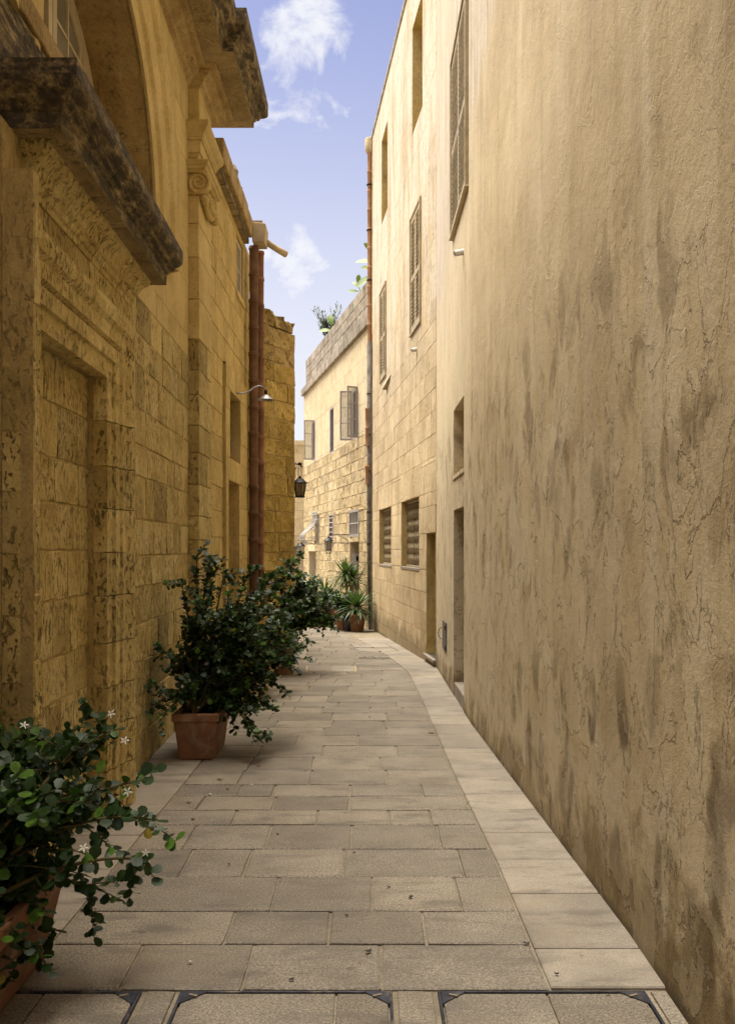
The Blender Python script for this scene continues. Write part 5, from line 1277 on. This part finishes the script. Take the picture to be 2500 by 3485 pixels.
def yucca(label, c, pr, ph, L, n, trunk, mat='terracotta', seed=1, lo=-.4, dry=0, heads=1):
    r_ = random.Random(seed); z = gz(c[1]); t = thing('potted_yucca', (c[0], c[1], z), label, 'potted plant', None)
    round_pot(t, (c[0], c[1], z), pr*.72, pr, ph, mat)
    for k in range(heads):
        tx = c[0]+(.16*(k-.5*(heads-1))); ht = trunk*(1-.12*k); mb = MB(); mb.tube([(c[0], c[1], z+ph*.8), (tx, c[1], z+ph+ht)], [.03, .025], 8); mb.build('trunk', 'branch', t, smooth=True)
        rosette(t, (tx, c[1], z+ph+ht), L, n, r_, lo, dry)
    return t
yucca('broad yucca with spreading leaves in a round terracotta pot against the corner drainpipe', (-.22, 20.0), .185, .38, .62, 84, .08, seed=1, lo=-.55)
yucca('tall two-headed yucca standing behind the broad yucca', (-.42, 21.0), .17, .36, .56, 60, .80, seed=2, lo=-.7, dry=6, heads=2)
yucca('slim yucca with upright leaves among the pots below the tall slit window', (-1.10, 24.2), .19, .40, .75, 34, .15, seed=3, lo=.1)
t = thing('potted_plant', (-.38, 20.2, gz(20.2)), 'small dark blue pot with a low plant beside the broad yucca', 'potted plant'); round_pot(t, (-.40, 20.15, gz(20.15)), .075, .10, .30, 'blue_pot', False)
bush(t, ((-.42, 20.15, .1), (-.38, 20.15, .1)), [], 5, ((-.4, 20.15, .15), (.1, .1, .12)), .05, 120, 0, 3)
def small_plant(label, c, pr, ph, rad, h, mat, ls, seed, n=12, potmat='terracotta', fl=0):
    z = gz(c[1]); t = thing('potted_plant', (c[0], c[1], z), label, 'potted plant'); round_pot(t, (c[0], c[1], z), pr*.72, pr, ph, potmat)
    bush(t, ((c[0]-.05, c[1], z+ph*.85), (c[0]+.05, c[1], z+ph*.85)), [], n, ((c[0], c[1], z+ph+h*.45), (rad, rad, h*.55)), ls, seed, 0, 5, [], fl); return t
small_plant('leafy plant in a tall terracotta pot left of the broad yucca', (-.56, 20.4), .14, .42, .20, .35, 'leaf', .06, 131)
small_plant('bushy plant in a wide terracotta pot with trailing stems under the slim yucca', (-.92, 22.8), .24, .42, .36, .42, 'leaf', .06, 132, 16)
small_plant('feathery yellow-green plant in a terracotta pot by the leaning shrub', (-1.12, 21.6), .20, .40, .30, .40, 'leaf', .035, 133, 16)
small_plant('dense dark shrub in a pot below the belly grille', (-1.62, 25.5), .24, .45, .45, .75, 'leaf', .07, 134, 22, fl=4)
small_plant('dark shrub with white flowers in a pot beyond the leaning shrub', (-1.35, 22.3), .22, .42, .36, .75, 'leaf', .06, 135, 20, fl=5)
t = thing('bare_vine', (-.2, 21.4, gz(21)), 'bare twisting vine stem rising beside the yucca by the doorway', 'vine')
mb = MB(); mb.tube([(-.33, 21.3, .3), (-.2, 21.4, .9), (-.08, 21.45, 1.15), (.02, 21.4, 1.32), (-.02, 21.4, 1.5), (-.04, 21.4, 1.72), (.0, 21.4, 1.84)], [.016, .015, .014, .013, .012, .009, .003], 7); mb.build('stem', 'branch', t, smooth=True)
# rooftop plants
FIC = leaf_data('leaf', 'ficus', 1.0, .5, .25, .15)[0]
def roof_ficus(label, u, h, n, L, seed, lean=0):
    r_ = random.Random(seed); b = FF.P(u, 7.3, -.18); t = thing('rubber_plant', b, label, 'plant'); top = b+Vector((lean, 0, h))
    mb = MB(); mb.tube([b, (b+top)/2+Vector((.03, 0, .02)), top], [.018, .014, .008], 6); mb.build('stem', 'branch', t, smooth=True)
    for i in range(n):
        f = .45+.55*i/max(1, n-1); a = i*2.4+seed; e_ = -.5+1.7*(i/max(1, n-1))**1.5
        inst('leaf', FIC, t, frame(b.lerp(top, f), (math.cos(a)*math.cos(e_), math.sin(a)*math.cos(e_)*.6, math.sin(e_)), (0, -.7, .7), L*r_.uniform(.8, 1.15)))
roof_ficus('bright broad-leaved plant on the parapet next to the tall drainpipe', 21.35, 1.05, 11, .42, 1)
roof_ficus('smaller broad-leaved plant on the middle of the grey parapet', 22.45, .62, 7, .30, 3, -.12)
roof_ficus('yellow-green large leaves drooping over the low end of the parapet', 26.0, .48, 5, .36, 5, -.1)
b = FF.P(27.0, 7.3, -.2); t = thing('rooftop_shrub', b, 'wispy grey-green shrub growing on the parapet end', 'shrub'); r_ = random.Random(12); mb = MB(); lv = MB()
OLV = leaf_data('leaf', 'olive', 1.0, .34, .1, .1)
for i in range(40):
    d = Vector((r_.uniform(-.55, .55), r_.uniform(-.3, .3), 1)).normalized(); L = r_.uniform(.5, 1.15); s0 = b+Vector((0, 0, .1+.3*r_.random()))
    q = [s0+d*L*k/5+Vector((0, 0, -.06*(k/5)**2)) for k in range(6)]; mb.tube(q, [.008, .006, .005, .004, .003, .002], 4, cap=False)
    for k in range(26):
        f = 1.2+3.8*r_.random(); j = min(int(f), 4); p = q[j].lerp(q[j+1], f-j); dd = d*.5+Vector((r_.uniform(-1, 1), r_.uniform(-1, 1), r_.uniform(-.3, .8)))
        lv.add([frame(p, dd, (0, -.5, 1), r_.uniform(.06, .12)) @ Vector(v) for v in OLV[1]], OLV[2])
mb.tube([b-Vector((0, 0, .1)), b+Vector((.02, 0, .45))], .014, 6); mb.build('stem', 'branch', t); lv.build('foliage', 'olive', t, kind='stuff')

# ------------------------------------------------------------------ litter on the paving
def flat_leaf(x, y, s, mat, label, grp, cat, seed):
    r_ = random.Random(seed); z = gz(y)+.004; mb = MB(); n = 7; pts = [(0, 0, .004)]
    for k in range(n): a = 2*math.pi*k/n; q = s*r_.uniform(.35, 1.0); pts.append((q*math.cos(a), q*math.sin(a)*.7, r_.uniform(.001, .010)))
    pts = [(x+p[0], y+p[1], z+p[2]) for p in pts]; bt = [(p[0], p[1], p[2]-.002) for p in pts]
    m = len(pts); mb.add(pts+bt, [(0, 1+k, 1+(k+1) % n) for k in range(n)]+[(m, m+1+(k+1) % n, m+1+k) for k in range(n)]+[(1+k, m+1+k, m+1+(k+1) % n, 1+(k+1) % n) for k in range(n)])
    tag(mb.build({'leaf': 'fallen_leaf', 'petal': 'fallen_flower', 'gum': 'gum_spot'}[cat], mat), label, cat, grp)
for i, (x, y, s) in enumerate(((-1.02, 6.5, .030), (-.93, 6.25, .022), (-1.12, 5.9, .020), (-1.03, 5.55, .022), (.56, 8.15, .040), (-.80, 6.9, .018), (-.55, 7.9, .015), (-.45, 6.75, .016), (.33, 9.1, .014), (-1.15, 8.4, .02), (.02, 8.9, .015))):
    flat_leaf(x, y, s, 'dry_leaf', 'small dry brown leaf lying on the pale stone paving', 'fallen leaves on the paving', 'leaf', i)
for i, (x, y, s) in enumerate(((-.68, 3.62, .017), (-1.02, 6.1, .018), (-.78, 6.35, .014), (-.9, 5.5, .015))):
    flat_leaf(x, y, s, 'petal', 'fallen white flower lying on the stone paving', 'fallen flowers on the paving', 'petal', 40+i)
for i, (x, y, s) in enumerate(((.005, 3.72, .022), (.10, 4.43, .012), (.20, 4.30, .016), (-.07, 4.93, .012), (.64, 3.80, .020), (.71, 3.52, .014), (.86, 3.37, .012), (-.28, 3.48, .015), (-.09, 4.08, .010), (-.70, 4.75, .012), (-.5, 5.25, .010))):
    flat_leaf(x, y, s, 'char', 'small black trodden spot on the grey paving', 'black spots on the paving', 'gum', 80+i)
